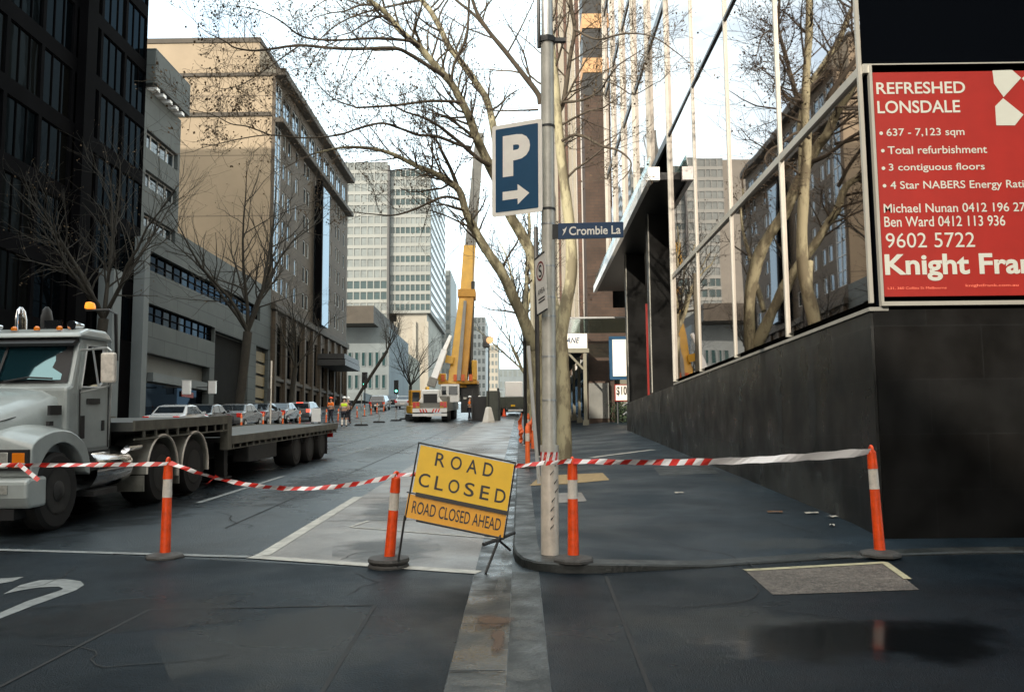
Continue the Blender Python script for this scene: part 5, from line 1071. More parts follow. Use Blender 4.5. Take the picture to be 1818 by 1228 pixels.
Yt = 78.0; q0, q1 = P(886, 738, Yt), P(936, 738, Yt)
t = thing('tipper_truck', 'dull green tipper truck with a pale box at the kerb', 'truck', ((q0.x + q1.x) / 2, Yt, gz(Yt)), (SL, 0, 0))
wd = (q1.x - q0.x) / 2
mb = MB(); mb.box(-wd, wd, 0, 5.0, 0.62, 1.62); mb.box(-wd * .95, wd * .95, -0.05, -0.001, 0.7, 1.55)
for k in range(5): mb.box(-wd + k * wd * 0.48, -wd + k * wd * .48 + .1, -0.1, -0.051, 0.62, 1.62)
mb.build('tray', M_green, t)
mb = MB(); mb.box(-wd * 0.55, wd * 0.68, -0.02, 3.2, 1.64, 2.95); mb.build('cab', mat('bright_white_box', (0.88, 0.87, 0.85), 0.5, var=0.04), t, bevel=0.06)
mb = MB(); mb.box(-wd * 0.9, wd * 0.9, 0.1, 0.4, 0.3, 0.6); mb.box(-0.5, 0.5, 0.45, 7, 0.3, 0.6); mb.build('chassis', M_black, t)
mb = MB(); mb.box(-wd * 0.35, wd * 0.7, -0.02, 0.08, 0.40, 0.55); mb.build('rear_bar', M_white, t)
mb = MB(); mb.box(-0.18, 0.18, -0.12, -0.101, 0.8, 0.95); mb.build('number_plate', M_yel, t)
for s in (-1, 1):
    mb = MB(); mb.box(*sorted((s * wd * 0.72, s * wd * 0.88)), 0.05, 0.09, 0.65, 0.8); mb.build('tail_light', M_redl, t)
    for y in (1.3, 5.0): wheel(t, s * (wd - 0.3), y, 0.48, 0.45, False, s)
    mb = MB(); mb.tube([(s * wd * 0.8, 5.5, 2.3), (s * (wd + 0.2), 5.5, 2.3)], 0.02, 5); mb.box(*sorted((s * (wd + 0.1), s * (wd + 0.3))), 5.45, 5.5, 1.95, 2.45); mb.build('mirror', M_dsteel, t)
q = P(895, 738, Yt - 1.2); t = thing('traffic_cone', 'small orange cone behind the green truck', 'traffic cone', (q.x, Yt - 1.2, gz(Yt - 1.2)))
mb = MB(); mb.lathe([(0.17, 0.03), (0.03, 0.65)], n=14); mb.build('cone', M_orange, t, smooth=True); mb = MB(); mb.box(-0.2, 0.2, -0.2, 0.2, 0, 0.03); mb.build('base', M_orange2, t)

def make_car(name, lab, paint, kind='hatch', lit=False, group='cars queued along the far lane'):
    t = thing(name, lab, 'car', (0, 0, 0), group=group)       # drives away from us: y=0 is the rear bumper
    if kind == 'sedan': pf = [(0.05, 0.32), (0.0, 0.55), (0.06, 0.98), (0.85, 1.03), (1.45, 1.42), (2.1, 1.48), (2.7, 1.42), (3.35, 1.0), (4.4, 0.82), (4.55, 0.55), (4.5, 0.3)]
    elif kind == 'wagon': pf = [(0.05, 0.34), (0.0, 0.6), (0.05, 1.0), (0.38, 1.58), (0.9, 1.68), (2.3, 1.68), (2.8, 1.58), (3.5, 1.08), (4.5, 0.9), (4.65, 0.55), (4.6, 0.3)]
    else: pf = [(0.05, 0.32), (0.0, 0.6), (0.08, 0.95), (0.40, 1.42), (0.75, 1.50), (1.9, 1.52), (2.5, 1.42), (3.2, 1.0), (4.05, 0.82), (4.2, 0.55), (4.15, 0.3)]
    fn = lambda p: (p[0] * (1 - 0.34 * max(p[2] - 0.95, 0)) * (0.93 if p[2] < 0.35 else 1), p[1], p[2])
    mb = MB(); mb.prism(pf, -0.87, 0.87, 0, fn=fn); b = mb.build('body', paint, t, bevel=0.07)
    def pt(x, y, z, d=0.006): v = fn((x, y, z)); return Vector(v)
    def on(i, f): p0, p1 = pf[i], pf[i + 1]; return (p0[0] + (p1[0] - p0[0]) * f, p0[1] + (p1[1] - p0[1]) * f)
    ri = 3 if kind == 'sedan' else 2
    def win(i, f0, f1, e, nm='window'):
        a_, c_ = on(i, f0), on(i, f1); nrm = Vector((0, -(pf[i + 1][1] - pf[i][1]), (pf[i + 1][0] - pf[i][0]))).normalized()
        if i < 4 and nrm.y > 0: nrm = -nrm
        if i > 4 and nrm.z < 0: nrm = -nrm
        mb = MB(); mb.quad(*[Vector(fn((x, p_[0], p_[1]))) + nrm * 0.012 for x, p_ in ((-e, a_), (e, a_), (e, c_), (-e, c_))]); mb.build(nm, M_cglass, t)
    win(ri, 0.12, 0.9, 0.74, 'rear_window'); win(6, 0.08, 0.9, 0.76, 'windscreen')
    zt = max(p[1] for p in pf); ys = pf[ri + 1][0] + 0.05, pf[6][0]
    for s in (-1, 1):
        for y0, y1, dy0, dy1 in ((ys[0] - 0.35, (ys[0] + ys[1]) / 2 - 0.03, 0.25, 0), ((ys[0] + ys[1]) / 2 + 0.05, ys[1] + 0.4, 0, -0.42)):
            mb = MB(); mb.quad(*[Vector(fn((s * 0.87, y, z))) + Vector((s * 0.012, 0, 0)) for y, z in ((y0, 1.02), (y1, 1.02), (y1 + dy1, zt - 0.1), (y0 + dy0, zt - 0.1))]); mb.build('side_window', M_cglass, t)
        mb = MB(); mb.box(*sorted((s * 0.58, s * 0.86)), -0.03, 0.12, 0.72, 0.95); mb.build('tail_light', M_redon if lit else M_redl, t, bevel=0.02)
        for y in (0.8, pf[-1][0] - 0.85): wheel(t, s * 0.76, y, 0.31, 0.2, False, s, rimm=M_steel)
        mb = MB(); mb.box(*sorted((s * 0.9, s * 1.04)), pf[7][0] - 0.35, pf[7][0] - 0.2, 0.98, 1.12); mb.build('mirror', paint, t, bevel=0.02)
    mb = MB(); mb.box(-0.26, 0.26, -0.035, -0.01, 0.55, 0.67); mb.build('number_plate', M_swhite, t)
    if lit: mb = MB(); mb.box(-0.25, 0.25, pf[3][0] - 0.06, pf[3][0] + 0.04, zt - 0.1, zt - 0.05); mb.build('brake_light', M_redon, t)
    return t
hw = make_car('parked_car', 'white car, only its roof showing beyond the trailer deck, closest to the truck cab', M_wcar, 'sedan')
hd = make_car('parked_car', 'black car with a bright rear side edge, second from the truck cab', M_dcar, 'sedan')
hs_ = make_car('parked_car', 'silver sedan with a curved roof beyond the middle of the trailer', M_silver, 'sedan')
hl = make_car('parked_car', 'silver hatchback with glowing red brake lights beside the white board', M_silver, 'hatch', True)
hu = make_car('parked_car', 'silver utility wagon further up by the far bollards', M_silver, 'wagon')
def place(o, px, Y, dx=0): o.location = (P(px, 740, Y).x + dx, Y, gz(Y) + 0.01); o.rotation_euler = (SL if Y < 70 else 0.065, 0, 0)
place(hw, 286, 42.5); place(hd, 338, 46.5); place(hs_, 402, 51); place(hl, 530, 68.5); place(hu, 669, 96)
place(dup(hd, label='black car partly hidden by a bollard, just beyond the silver sedan'), 446, 56.5)
place(dup(hd, label='black car directly ahead of the silver hatchback with lit brake lights'), 484, 61.5)
place(dup(hw, label='white hatchback far up the street next to the yellow excavator'), 714, 103)
place(dup(hd, label='small dark car between the silver wagon and white hatchback'), 692, 112)
# ================================================================ people
def person(px, Y, top, shorts, lab, helmet=None, facing=0.0, sx=1.0, legs=None, dy=0, vestm=None):
    q = P(px, 740, Y); hd_ = facing
    t = thing('person', lab, 'person', (q.x, Y, gz(Y)), (0, 0, hd_))
    V = [(0, 0, 0.95), (0, 0, 1.15), (0, 0.01, 1.38), (0, 0.0, 1.50), (0, -0.02, 1.58), (0, -0.03, 1.70)]
    E = [(0, 1), (1, 2), (2, 3), (3, 4), (4, 5)]
    Rr = [(0.155, 0.11), (0.14, 0.10), (0.17, 0.11), (0.06, 0.06), (0.07, 0.085), (0.075, 0.09)]
    for s in (-1, 1):
        b = len(V)
        V += [(s * 0.10, 0, 0.88), (s * 0.12, -0.02 * s, 0.50), (s * 0.13, 0.06 * s, 0.10), (s * 0.14, 0.06 * s - 0.14, 0.04)]
        Rr += [(0.085, 0.09), (0.06, 0.065), (0.045, 0.05), (0.04, 0.04)]; E += [(0, b), (b, b + 1), (b + 1, b + 2), (b + 2, b + 3)]
        c_ = len(V)
        V += [(s * 0.19, 0, 1.42), (s * 0.26, 0.03, 1.17), (s * 0.22, -0.14, 0.98), (s * 0.19, -0.20, 0.93)]
        Rr += [(0.06, 0.06), (0.045, 0.045), (0.035, 0.035), (0.03, 0.03)]; E += [(2, c_), (c_, c_ + 1), (c_ + 1, c_ + 2), (c_ + 2, c_ + 3)]
    me = bpy.data.meshes.new('body'); me.from_pydata(V, E, []); me.materials.append(M_skin)
    o = bpy.data.objects.new('body', me); C.objects.link(o); o.parent = t
    sk = o.modifiers.new('skin', 'SKIN'); sk.use_smooth_shade = True
    for i, r_ in enumerate(Rr): me.skin_vertices[0].data[i].radius = r_
    me.skin_vertices[0].data[0].use_root = True
    sb_ = o.modifiers.new('sub', 'SUBSURF'); sb_.levels = 2; sb_.render_levels = 2
    def shell(nm, idx, m, k, cut=None):
        mp_ = {v: i for i, v in enumerate(idx)}; mm = bpy.data.meshes.new(nm)
        vv = [V[i] for i in idx]
        mm.from_pydata(vv, [(mp_[a_], mp_[b_]) for a_, b_ in E if a_ in mp_ and b_ in mp_], []); mm.materials.append(m)
        oo = bpy.data.objects.new(nm, mm); C.objects.link(oo); oo.parent = t
        s2 = oo.modifiers.new('skin', 'SKIN'); s2.use_smooth_shade = True
        for i, j_ in enumerate(idx): mm.skin_vertices[0].data[i].radius = (Rr[j_][0] * k + 0.012, Rr[j_][1] * k + 0.012)
        mm.skin_vertices[0].data[0].use_root = True
        q2 = oo.modifiers.new('sub', 'SUBSURF'); q2.levels = 2; q2.render_levels = 2
    shell('jacket', [1, 2, 10, 11, 18, 19] if not vestm else [1, 2, 10, 18], top, 1.12)
    shell('trousers' if not shorts else 'shorts', [0, 6, 7, 14, 15] if shorts else [0, 6, 7, 8, 14, 15, 16], M_navy, 1.12)
    shell('boot', [8, 9], legs or M_dsteel, 1.2); shell('boot', [16, 17], legs or M_dsteel, 1.2)
    mb = MB(); mb.lathe([(0.135, 1.745), (0.13, 1.78), (0.10, 1.83), (0.04, 1.86)], (0, -0.03, 0), 18) if helmet else mb.lathe([(0.095, 1.70), (0.095, 1.78), (0.06, 1.83), (0.02, 1.84)], (0, -0.01, 0), 14)
    mb.build('helmet' if helmet else 'hair', helmet or M_navy, t, smooth=True)
    mb = MB(); fy = -0.13
    for s in (-1, 1): mb.lathe([(0.012, fy), (0.006, fy - 0.01)], (s * 0.035, 0, 1.70), 8, 1)
    mb.box(-0.03, 0.03, fy + 0.0, fy + 0.01, 1.605, 1.615); mb.build('face', M_navy, t)
    if shorts:
        for s in (-1, 1): mb = MB(); mb.tube([(s * 0.122, 0.0, 0.42), (s * 0.13, 0.05 * s, 0.12)], [0.062, 0.055], 10); mb.build('sock', M_swhite, t, smooth=True)
    mb = MB(); mb.lathe([(0.176, 1.16), (0.176, 1.20)], (0, 0.0, 0), 16); mb.v = [Vector((p[0], p[1] * 0.76, p[2])) for p in mb.v]; mb.build('reflective_strip', M_refl, t)
    return t
person(587, 65, M_vor, False, 'worker in an orange jacket and orange helmet beside the white board', M_orange, R(150))
person(611, 55.5, M_vyel, True, 'worker in yellow hi-vis jacket, dark shorts and long white socks', M_white, R(185), vestm=True)
person(617.5, 62, M_navy, False, 'worker in dark clothes and white helmet half hidden behind the yellow jacket', M_white, R(170))
person(833.5, 66.5, M_vor, False, 'worker in orange vest standing right of the crane', M_white, R(100))
person(842, 68, M_navy, False, 'dark clothed worker bending over next to the orange vest', None, R(60))
person(852, 69, M_navy, False, 'dark clothed worker in front of the dark hoarding', M_white, R(-60))
# ================================================================ street furniture further off
t = thing('barrier_board', 'plain white board on feet beside the silver hatchback', 'board', (P(561, 740, 64).x, 64, gz(64)))
mb = MB(); mb.box(-0.33, 0.33, 0, 0.06, 0.08, 1.05); mb.build('panel', M_white, t, bevel=0.02)
for x in (-0.25, 0.25): mb = MB(); mb.box(x - 0.04, x + 0.04, -0.25, 0.3, 0, 0.08); mb.build('foot', M_black, t)
def mini_bollard(px, Y, lab, grp, lean=0.0, h=1.0, pxoff=None, X=None, Z=None):
    q = P(px, 740, Y); x = q.x if X is None else X; z = gz(Y) if Z is None else Z
    t = thing('bollard', lab, 'bollard', (x, Y, z), (SL, lean, 0), group=grp)
    mb = MB(); mb.lathe([(0.2, 0), (0.2, 0.03), (0.08, 0.06)], n=10); mb.build('rubber_base', M_baser, t)
    mb = MB(); mb.lathe([(0.056, 0.04), (0.052, h * 0.6)], n=10); mb.build('lower_post', M_orange2, t, smooth=True, ang=50)
    mb = MB(); mb.lathe([(0.053, h * 0.6), (0.052, h * 0.78)], n=10); mb.build('reflective_band', M_refl, t, smooth=True, ang=50)
    mb = MB(); mb.lathe([(0.054, h * 0.78), (0.05, h * 0.93), (0.03, h * 0.95), (0.03, h)], n=10); mb.build('upper_post', M_orange2, t, smooth=True, ang=50)
    return t
fb = mini_bollard(429, 45, 'one of the small orange bollards lined up along the far traffic lane', 'orange bollards along the far traffic lane')
for px, Y in ((467, 49), (502, 53), (532, 57), (579, 64), (600, 68), (619, 72), (634, 76), (647, 80), (659, 84), (669, 88), (681, 93)):
    dup(fb, (P(px, 740, Y).x, Y, gz(Y)), (SL, rnd.uniform(-0.06, 0.06), rnd.uniform(0, 3)))
near_lab = ['orange bollard, closest one along the kerb behind the steel pole', 'orange bollard leaning behind the closest kerbside one', 'orange bollard with netting piled against it by the kerb', 'orange bollard furthest up the kerb near the green truck']
for (px, Y, z_), lb in zip(((936, 20.5, 0), (945, 27, 0.06), (938, 33, 0), (951, 44, 0)), near_lab): mini_bollard(px, Y, lb, 'orange bollards along the near kerb', z_, 1.0, Z=pv(0.4, Y))
for px, Y, lab in ((940, 31, 'crumpled orange safety netting heaped beside the kerb'),):
    q = P(px, 740, Y); mb = MB(); rows = []
    for i in range(9):
        rows.append([(q.x + (k - 3) * 0.12 + rnd.uniform(-.05, .05), Y + 0.3 * math.sin(i * 1.3 + k) * .3, pv(.4, Y) + 0.02 + i * 0.13 * (0.8 + .2 * math.sin(k * 2.0))) for k in range(7)])
    mb2 = MB(); mb2.loft(rows); f2 = [f for i, f in enumerate(mb2.f) if i % 3 != 1]; mb2.f = f2; mb2.m = [0] * len(f2)
    o = mb2.build('safety_netting', M_orange2); tag(o, lab, 'netting')
    md = o.modifiers.new('thickness', 'SOLIDIFY'); md.thickness = 0.02
def steel_post(px, Y, h, lab, sign=False):
    q = P(px, 740, Y); t = thing('barrier_post', lab, 'post', (q.x, Y, gz(Y)), (0, 0, 0.2), group='steel posts on heavy feet in the road')
    mb = MB(); mb.tube([(0, 0, 0.05), (0, 0, h)], 0.035, 8); mb.build('post', M_steel, t)
    mb = MB(); mb.prism([(-0.45, 0.0), (-0.36, 0.10), (0.36, 0.10), (0.45, 0.0)], -0.22, 0.22, 1); mb.build('base', M_rubber, t)
    if sign: mb = MB(); mb.box(-0.25, 0.25, -0.05, -0.036, h - 0.5, h); mb.build('plate', M_refl, t)
steel_post(641.5, 57, 2.0, 'tallest steel post on a heavy rubber foot in the road', False)
steel_post(673, 64, 1.1, 'short steel post on a rubber foot between the tall one and the crane')
steel_post(703, 68, 1.0, 'short steel post on a rubber foot next to the crane rear')
steel_post(719, 72, 1.0, 'short steel post on a rubber foot, closest to the excavator')
t = thing('sign_pole', 'slim bare steel pole standing behind the trailer', 'pole', (P(481, 700, 50).x, 50, gz(50)))
mb = MB(); mb.tube([(0, 0, 0), (0, 0, P(481, 640, 50).z - gz(50))], 0.045, 8); mb.build('shaft', M_refl, t); mb = MB(); mb.box(-0.2, 0.02, -0.04, -0.03, 1.6, 2.3); mb.build('plate', M_dsteel, t)
for px, py, Y, lab in ((330, 687, 62, 'white projecting sign box over the dark shop front'), (376, 687, 68, 'white projecting sign box beside the dark loading dock')):
    q = P(px, py, Y); t = thing('projecting_sign', lab, 'sign', (q.x, Y, q.z - 0.5))
    mb = MB(); mb.box(-0.28, 0.28, 0, 0.3, 0, 0.95); mb.build('box', M_white, t, bevel=0.03); mb = MB(); mb.tube([(-0.2, 0.15, 0.5), (FX - q.x - 0.3, 0.15, 0.5)], 0.04, 6); mb.build('arm', M_dsteel, t)
    mb = MB(); mb.box(-0.3, 0.3, -0.01, 0.31, 0.955, 1.0); mb.build('cap', M_frame, t)
def signal(px, py, Y, lab):
    q = P(px, py, Y); t = thing('traffic_light', lab, 'traffic light', (q.x, Y, gz(Y)), group='green traffic lights at the far crossing')
    z = q.z - gz(Y)
    mb = MB(); mb.tube([(0, 0, 0), (0, 0, z + 1.4)], 0.07, 8); mb.build('pole', M_dsteel, t)
    mb = MB(); mb.box(-0.32, 0.32, -0.35, -0.08, z - 0.4, z + 1.5); hd_ = mb.build('signal_head', M_black, t)
    for k, m in enumerate((M_grn, M_dsteel, M_dsteel)):
        mb = MB(); mb.lathe([(0.16, -0.40), (0.16, -0.355)], (0, 0, z + k * 0.55), 14, 1); mb.build('lens', m, hd_)
        mb = MB(); mb.lathe([(0.19, -0.55), (0.2, -0.355)], (0, 0, z + k * 0.55 + 0.08), 14, 1); mb.f = mb.f[:7]; mb.m = [0] * 7; mb.build('hood', M_black, hd_)
signal(648, 683, 108, 'traffic light showing green beside the leaning tree'); signal(704, 694, 125, 'smaller traffic light showing green above the white hatchback')
# lamp pole on a white concrete foot, and hoarding
Yl = 62.0; q = P(867.5, 745, Yl); t = thing('work_lamp_pole', 'slim dark pole with lamp head on a pale concrete foot', 'lamp pole', (q.x, Yl, gz(Yl)))
zt = P(870, 603, Yl).z - gz(Yl)
mb = MB(); mb.lathe([(0.42, 0), (0.4, 0.15), (0.2, 1.0), (0.12, 1.05)], n=4); mb.build('concrete_foot', M_swhite, t)
mb = MB(); mb.tube([(0, 0, 1.0), (0.05, 0, zt - 0.3)], 0.045, 8); mb.build('shaft', M_dsteel, t)
mb = MB(); mb.box(-0.35, 0.1, -0.15, 0.15, zt - 0.55, zt + 0.25); hd_ = mb.build('lamp_head', M_dsteel, t, bevel=0.04)
mb = MB(); mb.lathe([(0.25, -0.2), (0.2, -0.155)], (0.12, 0, zt - 0.05), 14, 1); mb.build('orange_disc', M_terra, hd_)
t = thing('hoarding_panel', 'dark grey hoarding panel behind the lamp pole foot', 'hoarding', (P(872, 740, 66).x, 66, gz(66)))
mb = MB(); mb.box(-0.35, 0.62, 0, 3.0, 0, 2.2); mb.build('panel', M_green, t, bevel=0.03)
mb = MB(); mb.box(-1.45, -0.36, 1.2, 3.0, 0.0, 1.85); mb.build('dark_screen', M_black, t); 
for x in (-1.4, 0.55): mb = MB(); mb.box(x - 0.05, x + 0.05, -0.06, -0.01, 0, 2.25); mb.build('post', M_dsteel, t)
# props and fence poles behind the steel pole
q = G(957, 858, 0.1); tq = P(938, 614, q.y)
mb = MB(); mb.tube([(q.x, q.y, pv(q.x, q.y)), tq], 0.035, 8); tag(mb.build('scaffold_tube', M_frame), 'pale tube leaning beside the steel pole towards the kerb', 'tube')
for i, (px, Y, zt_, m, lab) in enumerate(((955, 24, 6.2, M_dsteel, 'dark upright pole right behind the steel pole'), (932.5, 30, 5.2, M_dsteel, 'thin dark upright pole left of the leaning tube'), (948, 38, 6.8, M_cream, 'weathered timber upright pole between tree trunk and kerb'))):
    x = P(px, 700, Y).x; t = thing('upright_pole', lab, 'pole', (x, Y, pv(x, Y)))
    mb = MB(); mb.tube([(0, 0, 0), (0.0, 0, zt_)], 0.06 if i != 2 else 0.12, 8); mb.build('shaft', m, t)
    mb = MB(); mb.box(-0.09, 0.09, -0.09, 0.09, 0, 0.04); mb.build('base_plate', M_steel, t)
t = thing('small_shrub', 'small dark shrub in front of the cream wall below the billboard', 'shrub', (5.0, 44.6, pv(5, 44.6)))
mb = MB()
for k in range(900):
    p = Vector((rnd.gauss(0, 0.28), rnd.gauss(0, 0.25), abs(rnd.gauss(0.5, 0.3)))); d = Vector((rnd.uniform(-1, 1), rnd.uniform(-1, 1), rnd.uniform(-1, 1))).normalized() * 0.05; e = d.orthogonal()
    mb.quad(p - d, p + e * 0.6, p + d, p - e * 0.6)
mb.build('foliage', mat('shrub_leaf', (0.03, 0.05, 0.02), 0.6), t); mb = MB(); mb.tube([(0, 0, 0), (0, 0, 0.5)], 0.03, 6); mb.build('stem', M_bark2, t)

# ================================================================ bare plane trees
def catmull(pts, n):
    pts = [Vector(p) for p in pts]; out = []
    q = [pts[0] * 2 - pts[1]] + pts + [pts[-1] * 2 - pts[-2]]
    for i in range(len(pts) - 1):
        a, b, c, d = q[i:i + 4]
        for k in range(n):
            f = k / n; out.append(0.5 * ((2 * b) + (c - a) * f + (2 * a - 5 * b + 4 * c - d) * f * f + (3 * b - a - 3 * c + d) * f ** 3))
    return out + [pts[-1]]
class Tree:
    def __init__(s, t, leafiness=0.5, bias=(0, 0, 0.15), flat=0.6, tw=1.0): s.t, s.wood, s.twig, s.leaf, s.lf, s.bias, s.flat, s.tw = t, MB(), MB(), MB(), leafiness, Vector(bias), flat, tw
    def clump(s, p):
        for _ in range(rnd.randint(1, 2)):
            c = p + Vector((rnd.gauss(0, .06), rnd.gauss(0, .06), rnd.gauss(-0.03, .06))) * s.tw
            d = Vector((rnd.uniform(-1, 1), rnd.uniform(-1, 1), rnd.uniform(-1, 1))).normalized() * rnd.uniform(.016, .038) * s.tw; e = d.orthogonal().normalized() * d.length * .8
            s.leaf.quad(c - d, c + e, c + d, c - e)
    def grow(s, p, d, L, r, lvl):
        n = 5 if lvl < 3 else 4; pts = [p]; d = d.normalized(); q = p
        for i in range(n):
            d = (d + Vector((rnd.gauss(0, .16), rnd.gauss(0, .16), rnd.gauss(0, .16))) + s.bias * 0.35).normalized(); q = q + d * (L / n); pts.append(q)
        rr = [r * (1 - 0.75 * i / n) for i in range(n + 1)]
        (s.twig).tube(pts, [max(x, 0.0038 * s.tw) for x in rr], 5 if r > .03 else 3, False)
        if lvl >= s.maxl:
            if rnd.random() < s.lf: s.clump(pts[-1])
            if rnd.random() < s.lf * .5: s.clump(pts[2])
            return
        s.kids(pts, L, rr, lvl, max(2, int(rnd.gauss(5.0, .9))))
    def kids(s, pts, L, rr, lvl, cnt):
        N = len(pts) - 1
        for j in range(cnt):
            f = 0.18 + 0.82 * (j + rnd.random() * .8) / cnt; f = min(f, 0.98) * N; i = int(f); p = pts[i].lerp(pts[i + 1], f - i)
            tan = (pts[i + 1] - pts[i]).normalized(); side = Vector((rnd.gauss(0, 1), rnd.gauss(0, s.flat), rnd.gauss(0.1, 1))); side = (side - tan * side.dot(tan)).normalized(); an = R(rnd.uniform(28, 62))
            s.grow(p, tan * math.cos(an) + side * math.sin(an) + s.bias, L * rnd.uniform(.36, .62), rr[min(i, len(rr) - 1)] * rnd.uniform(.4, .6), lvl + 1)
    def limb(s, pxs, Y0, Y1, r0, r1, dens=1.0, maxl=3, kidL=None, start=0.15, nside=9):
        n = len(pxs); pts = catmull([P(x, y, Y0 + (Y1 - Y0) * i / (n - 1)) for i, (x, y) in enumerate(pxs)], 5)
        N = len(pts); rr = [r0 + (r1 - r0) * i / (N - 1) for i in range(N)]
        r0, r1 = r0 * 0.86, r1 * 0.9; rr = [x * 0.87 * (1 + 0.04 * math.sin(i * 0.9)) for i, x in enumerate(rr)]
        (s.wood if r0 > 0.075 else s.twig).tube(pts, rr, nside if r0 > .1 else 6); s.maxl = maxl
        L = sum((pts[i + 1] - pts[i]).length for i in range(N - 1)); cnt = int(L * 2.7 * dens)
        for j in range(cnt):
            f = (start + (1 - start) * (j + rnd.random()) / cnt) * (N - 1); i = min(int(f), N - 2); p = pts[i].lerp(pts[i + 1], f - i); tan = (pts[i + 1] - pts[i]).normalized()
            side = Vector((rnd.gauss(0, 1), rnd.gauss(0, s.flat), rnd.gauss(0.1, .9))); side = (side - tan * side.dot(tan)).normalized(); an = R(rnd.uniform(30, 70))
            kl = (kidL or 2.0) * rnd.uniform(.5, 1.25)
            s.grow(p, tan * math.cos(an) + side * math.sin(an) + s.bias * .5, kl, min(rr[i] * .45, 0.035 * s.tw), 1 if maxl > 2 else 2)
        if dens > 0: s.grow(pts[-1], pts[-1] - pts[-2], (kidL or 2) * .8, r1, 1)
        return pts
    def done(s, wood, twig):
        s.wood.build('trunk', wood, s.t, True, smooth=True, ang=80)
        if s.twig.f: s.twig.build('branches', twig, s.t, True, smooth=True, ang=80)
        if s.leaf.f: s.leaf.build('leaves', M_leaf, s.t, True)
def tree_root(name, lab, p, grp=None): return thing(name, lab, 'tree', tuple(p), group=grp)
# tree just behind the steel pole
Y = 21.6; b0 = P(1003, 822, Y); b0.z = pv(b0.x, Y)
T = Tree(tree_root('plane_tree', 'bare plane tree with pale trunk rising just behind the steel pole', b0, 'bare plane trees along the near footpath'), 0.35)
T.limb([(1004, 830), (1002, 815), (1001, 770), (1000, 700), (998, 640), (996, 600), (1004, 545), (1014, 490), (1013, 420), (1005, 350), (997, 285), (990, 205), (984, 130), (975, 50), (968, -60), (955, -200)], Y, Y, 0.225, 0.09, dens=0.35, start=0.62, nside=16)
T.limb([(996, 600), (990, 560), (978, 510), (962, 470)], Y, Y + 1.5, 0.13, 0.09, dens=0)
T.limb([(992, 200), (1000, 182), (1007, 140), (1013, 97), (1020, 53), (1014, 10), (1005, -60)], Y, Y + .5, 0.075, 0.05, 0.9)
T.limb([(960, 185), (955, 167), (927, 130), (895, 89), (867, 55), (846, 21), (830, -30)], Y - .4, Y - 1, 0.085, 0.045, 0.8)
T.limb([(867, 55), (840, 25), (809, 0), (780, -30)], Y - .8, Y - 1, 0.045, 0.03, 0.8)
T.limb([(998, 250), (1018, 240), (1038, 243), (1068, 259), (1097, 267), (1118, 284), (1119, 300), (1106, 318)], Y - .3, Y - 2, 0.05, 0.015, 1.0, 3, 0.8)
T.limb([(996, 182), (1033, 178), (1065, 161), (1077, 143), (1097, 117), (1130, 95)], Y, Y - 3, 0.04, 0.012, 1.2, 3, 1.0)
T.limb([(1020, 53), (1060, 70), (1110, 60), (1160, 66), (1210, 100)], Y, Y - 4, 0.035, 0.012, 1.1, 3, 1.0)
T.limb([(1071, 141), (1100, 155), (1125, 168), (1160, 150)], Y - 1, Y - 3, 0.02, 0.01, 1.1, 3, .9)
T.limb([(955, 195), (930, 196), (885, 197), (860, 192)], Y - .2, Y - 1, 0.03, 0.012, 1.0, 3, .8)
T.done(M_bark, M_twig)
# leaning tree beyond it, the wide crown
Y = 29.0; b0 = P(962, 775, Y); b0.z = pv(b0.x, Y)
T = Tree(tree_root('plane_tree', 'wide bare plane tree whose limbs lean left over the road', b0, 'bare plane trees along the near footpath'), 0.5, tw=1.15)
T.limb([(960, 790), (958, 740), (956, 690), (953, 640), (946, 606)], Y, Y, 0.30, 0.27, dens=0, nside=16)
T.limb([(950, 620), (944, 604), (929, 566), (910, 525), (893, 488), (873, 458), (854, 429), (840, 402), (828, 380), (815, 338), (789, 318), (766, 305), (740, 295), (700, 275), (660, 264), (610, 262), (560, 272)], Y, Y - 4, 0.235, 0.03, 1.2, 3, 1.7, start=0.35, nside=12)
T.limb([(958, 640), (960, 540), (948, 465), (926, 416), (906, 383), (886, 330), (868, 292), (853, 260), (846, 245), (833, 208), (820, 182), (801, 148), (773, 117), (744, 83), (713, 57), (684, 23), (655, 0), (620, -40)], Y, Y - 5, 0.23, 0.07, 1.0, 3, 1.9, start=0.45, nside=12)
T.limb([(886, 330), (882, 270), (874, 216), (864, 177), (846, 148), (820, 112), (796, 81), (781, 49), (765, 21), (749, 0), (730, -40)], Y - 2, Y - 1, 0.14, 0.09, 0.8, 3, 1.7)
T.limb([(801, 146), (807, 112), (828, 65), (833, 0), (838, -40)], Y - 4, Y - 5, 0.05, 0.035, 0.8)
T.limb([(788, 135), (760, 117), (726, 96), (700, 86), (640, 87), (593, 86), (532, 81), (476, 88), (447, 90), (417, 85), (398, 73), (370, 60)], Y - 4, Y - 8, 0.075, 0.012, 1.25, 3, 1.5)
T.limb([(744, 83), (726, 73), (679, 69), (640, 69), (618, 71), (569, 71), (532, 63), (500, 39), (464, 20), (430, 12)], Y - 4.4, Y - 8, 0.06, 0.012, 1.2, 3, 1.4)
T.limb([(820, 182), (796, 180), (757, 180), (705, 187), (640, 191), (630, 190), (593, 176), (564, 149), (555, 130)], Y - 3.5, Y - 6, 0.055, 0.012, 1.2, 3, 1.4)
T.limb([(869, 294), (848, 281), (822, 258), (796, 237), (775, 221), (749, 208), (718, 198), (689, 182)], Y - 2, Y - 5, 0.085, 0.02, 1.2, 3, 1.4)
T.limb([(852, 250), (848, 247), (820, 227), (788, 206), (760, 200)], Y - 2, Y - 3, 0.07, 0.02, 1.0, 3, 1.2)
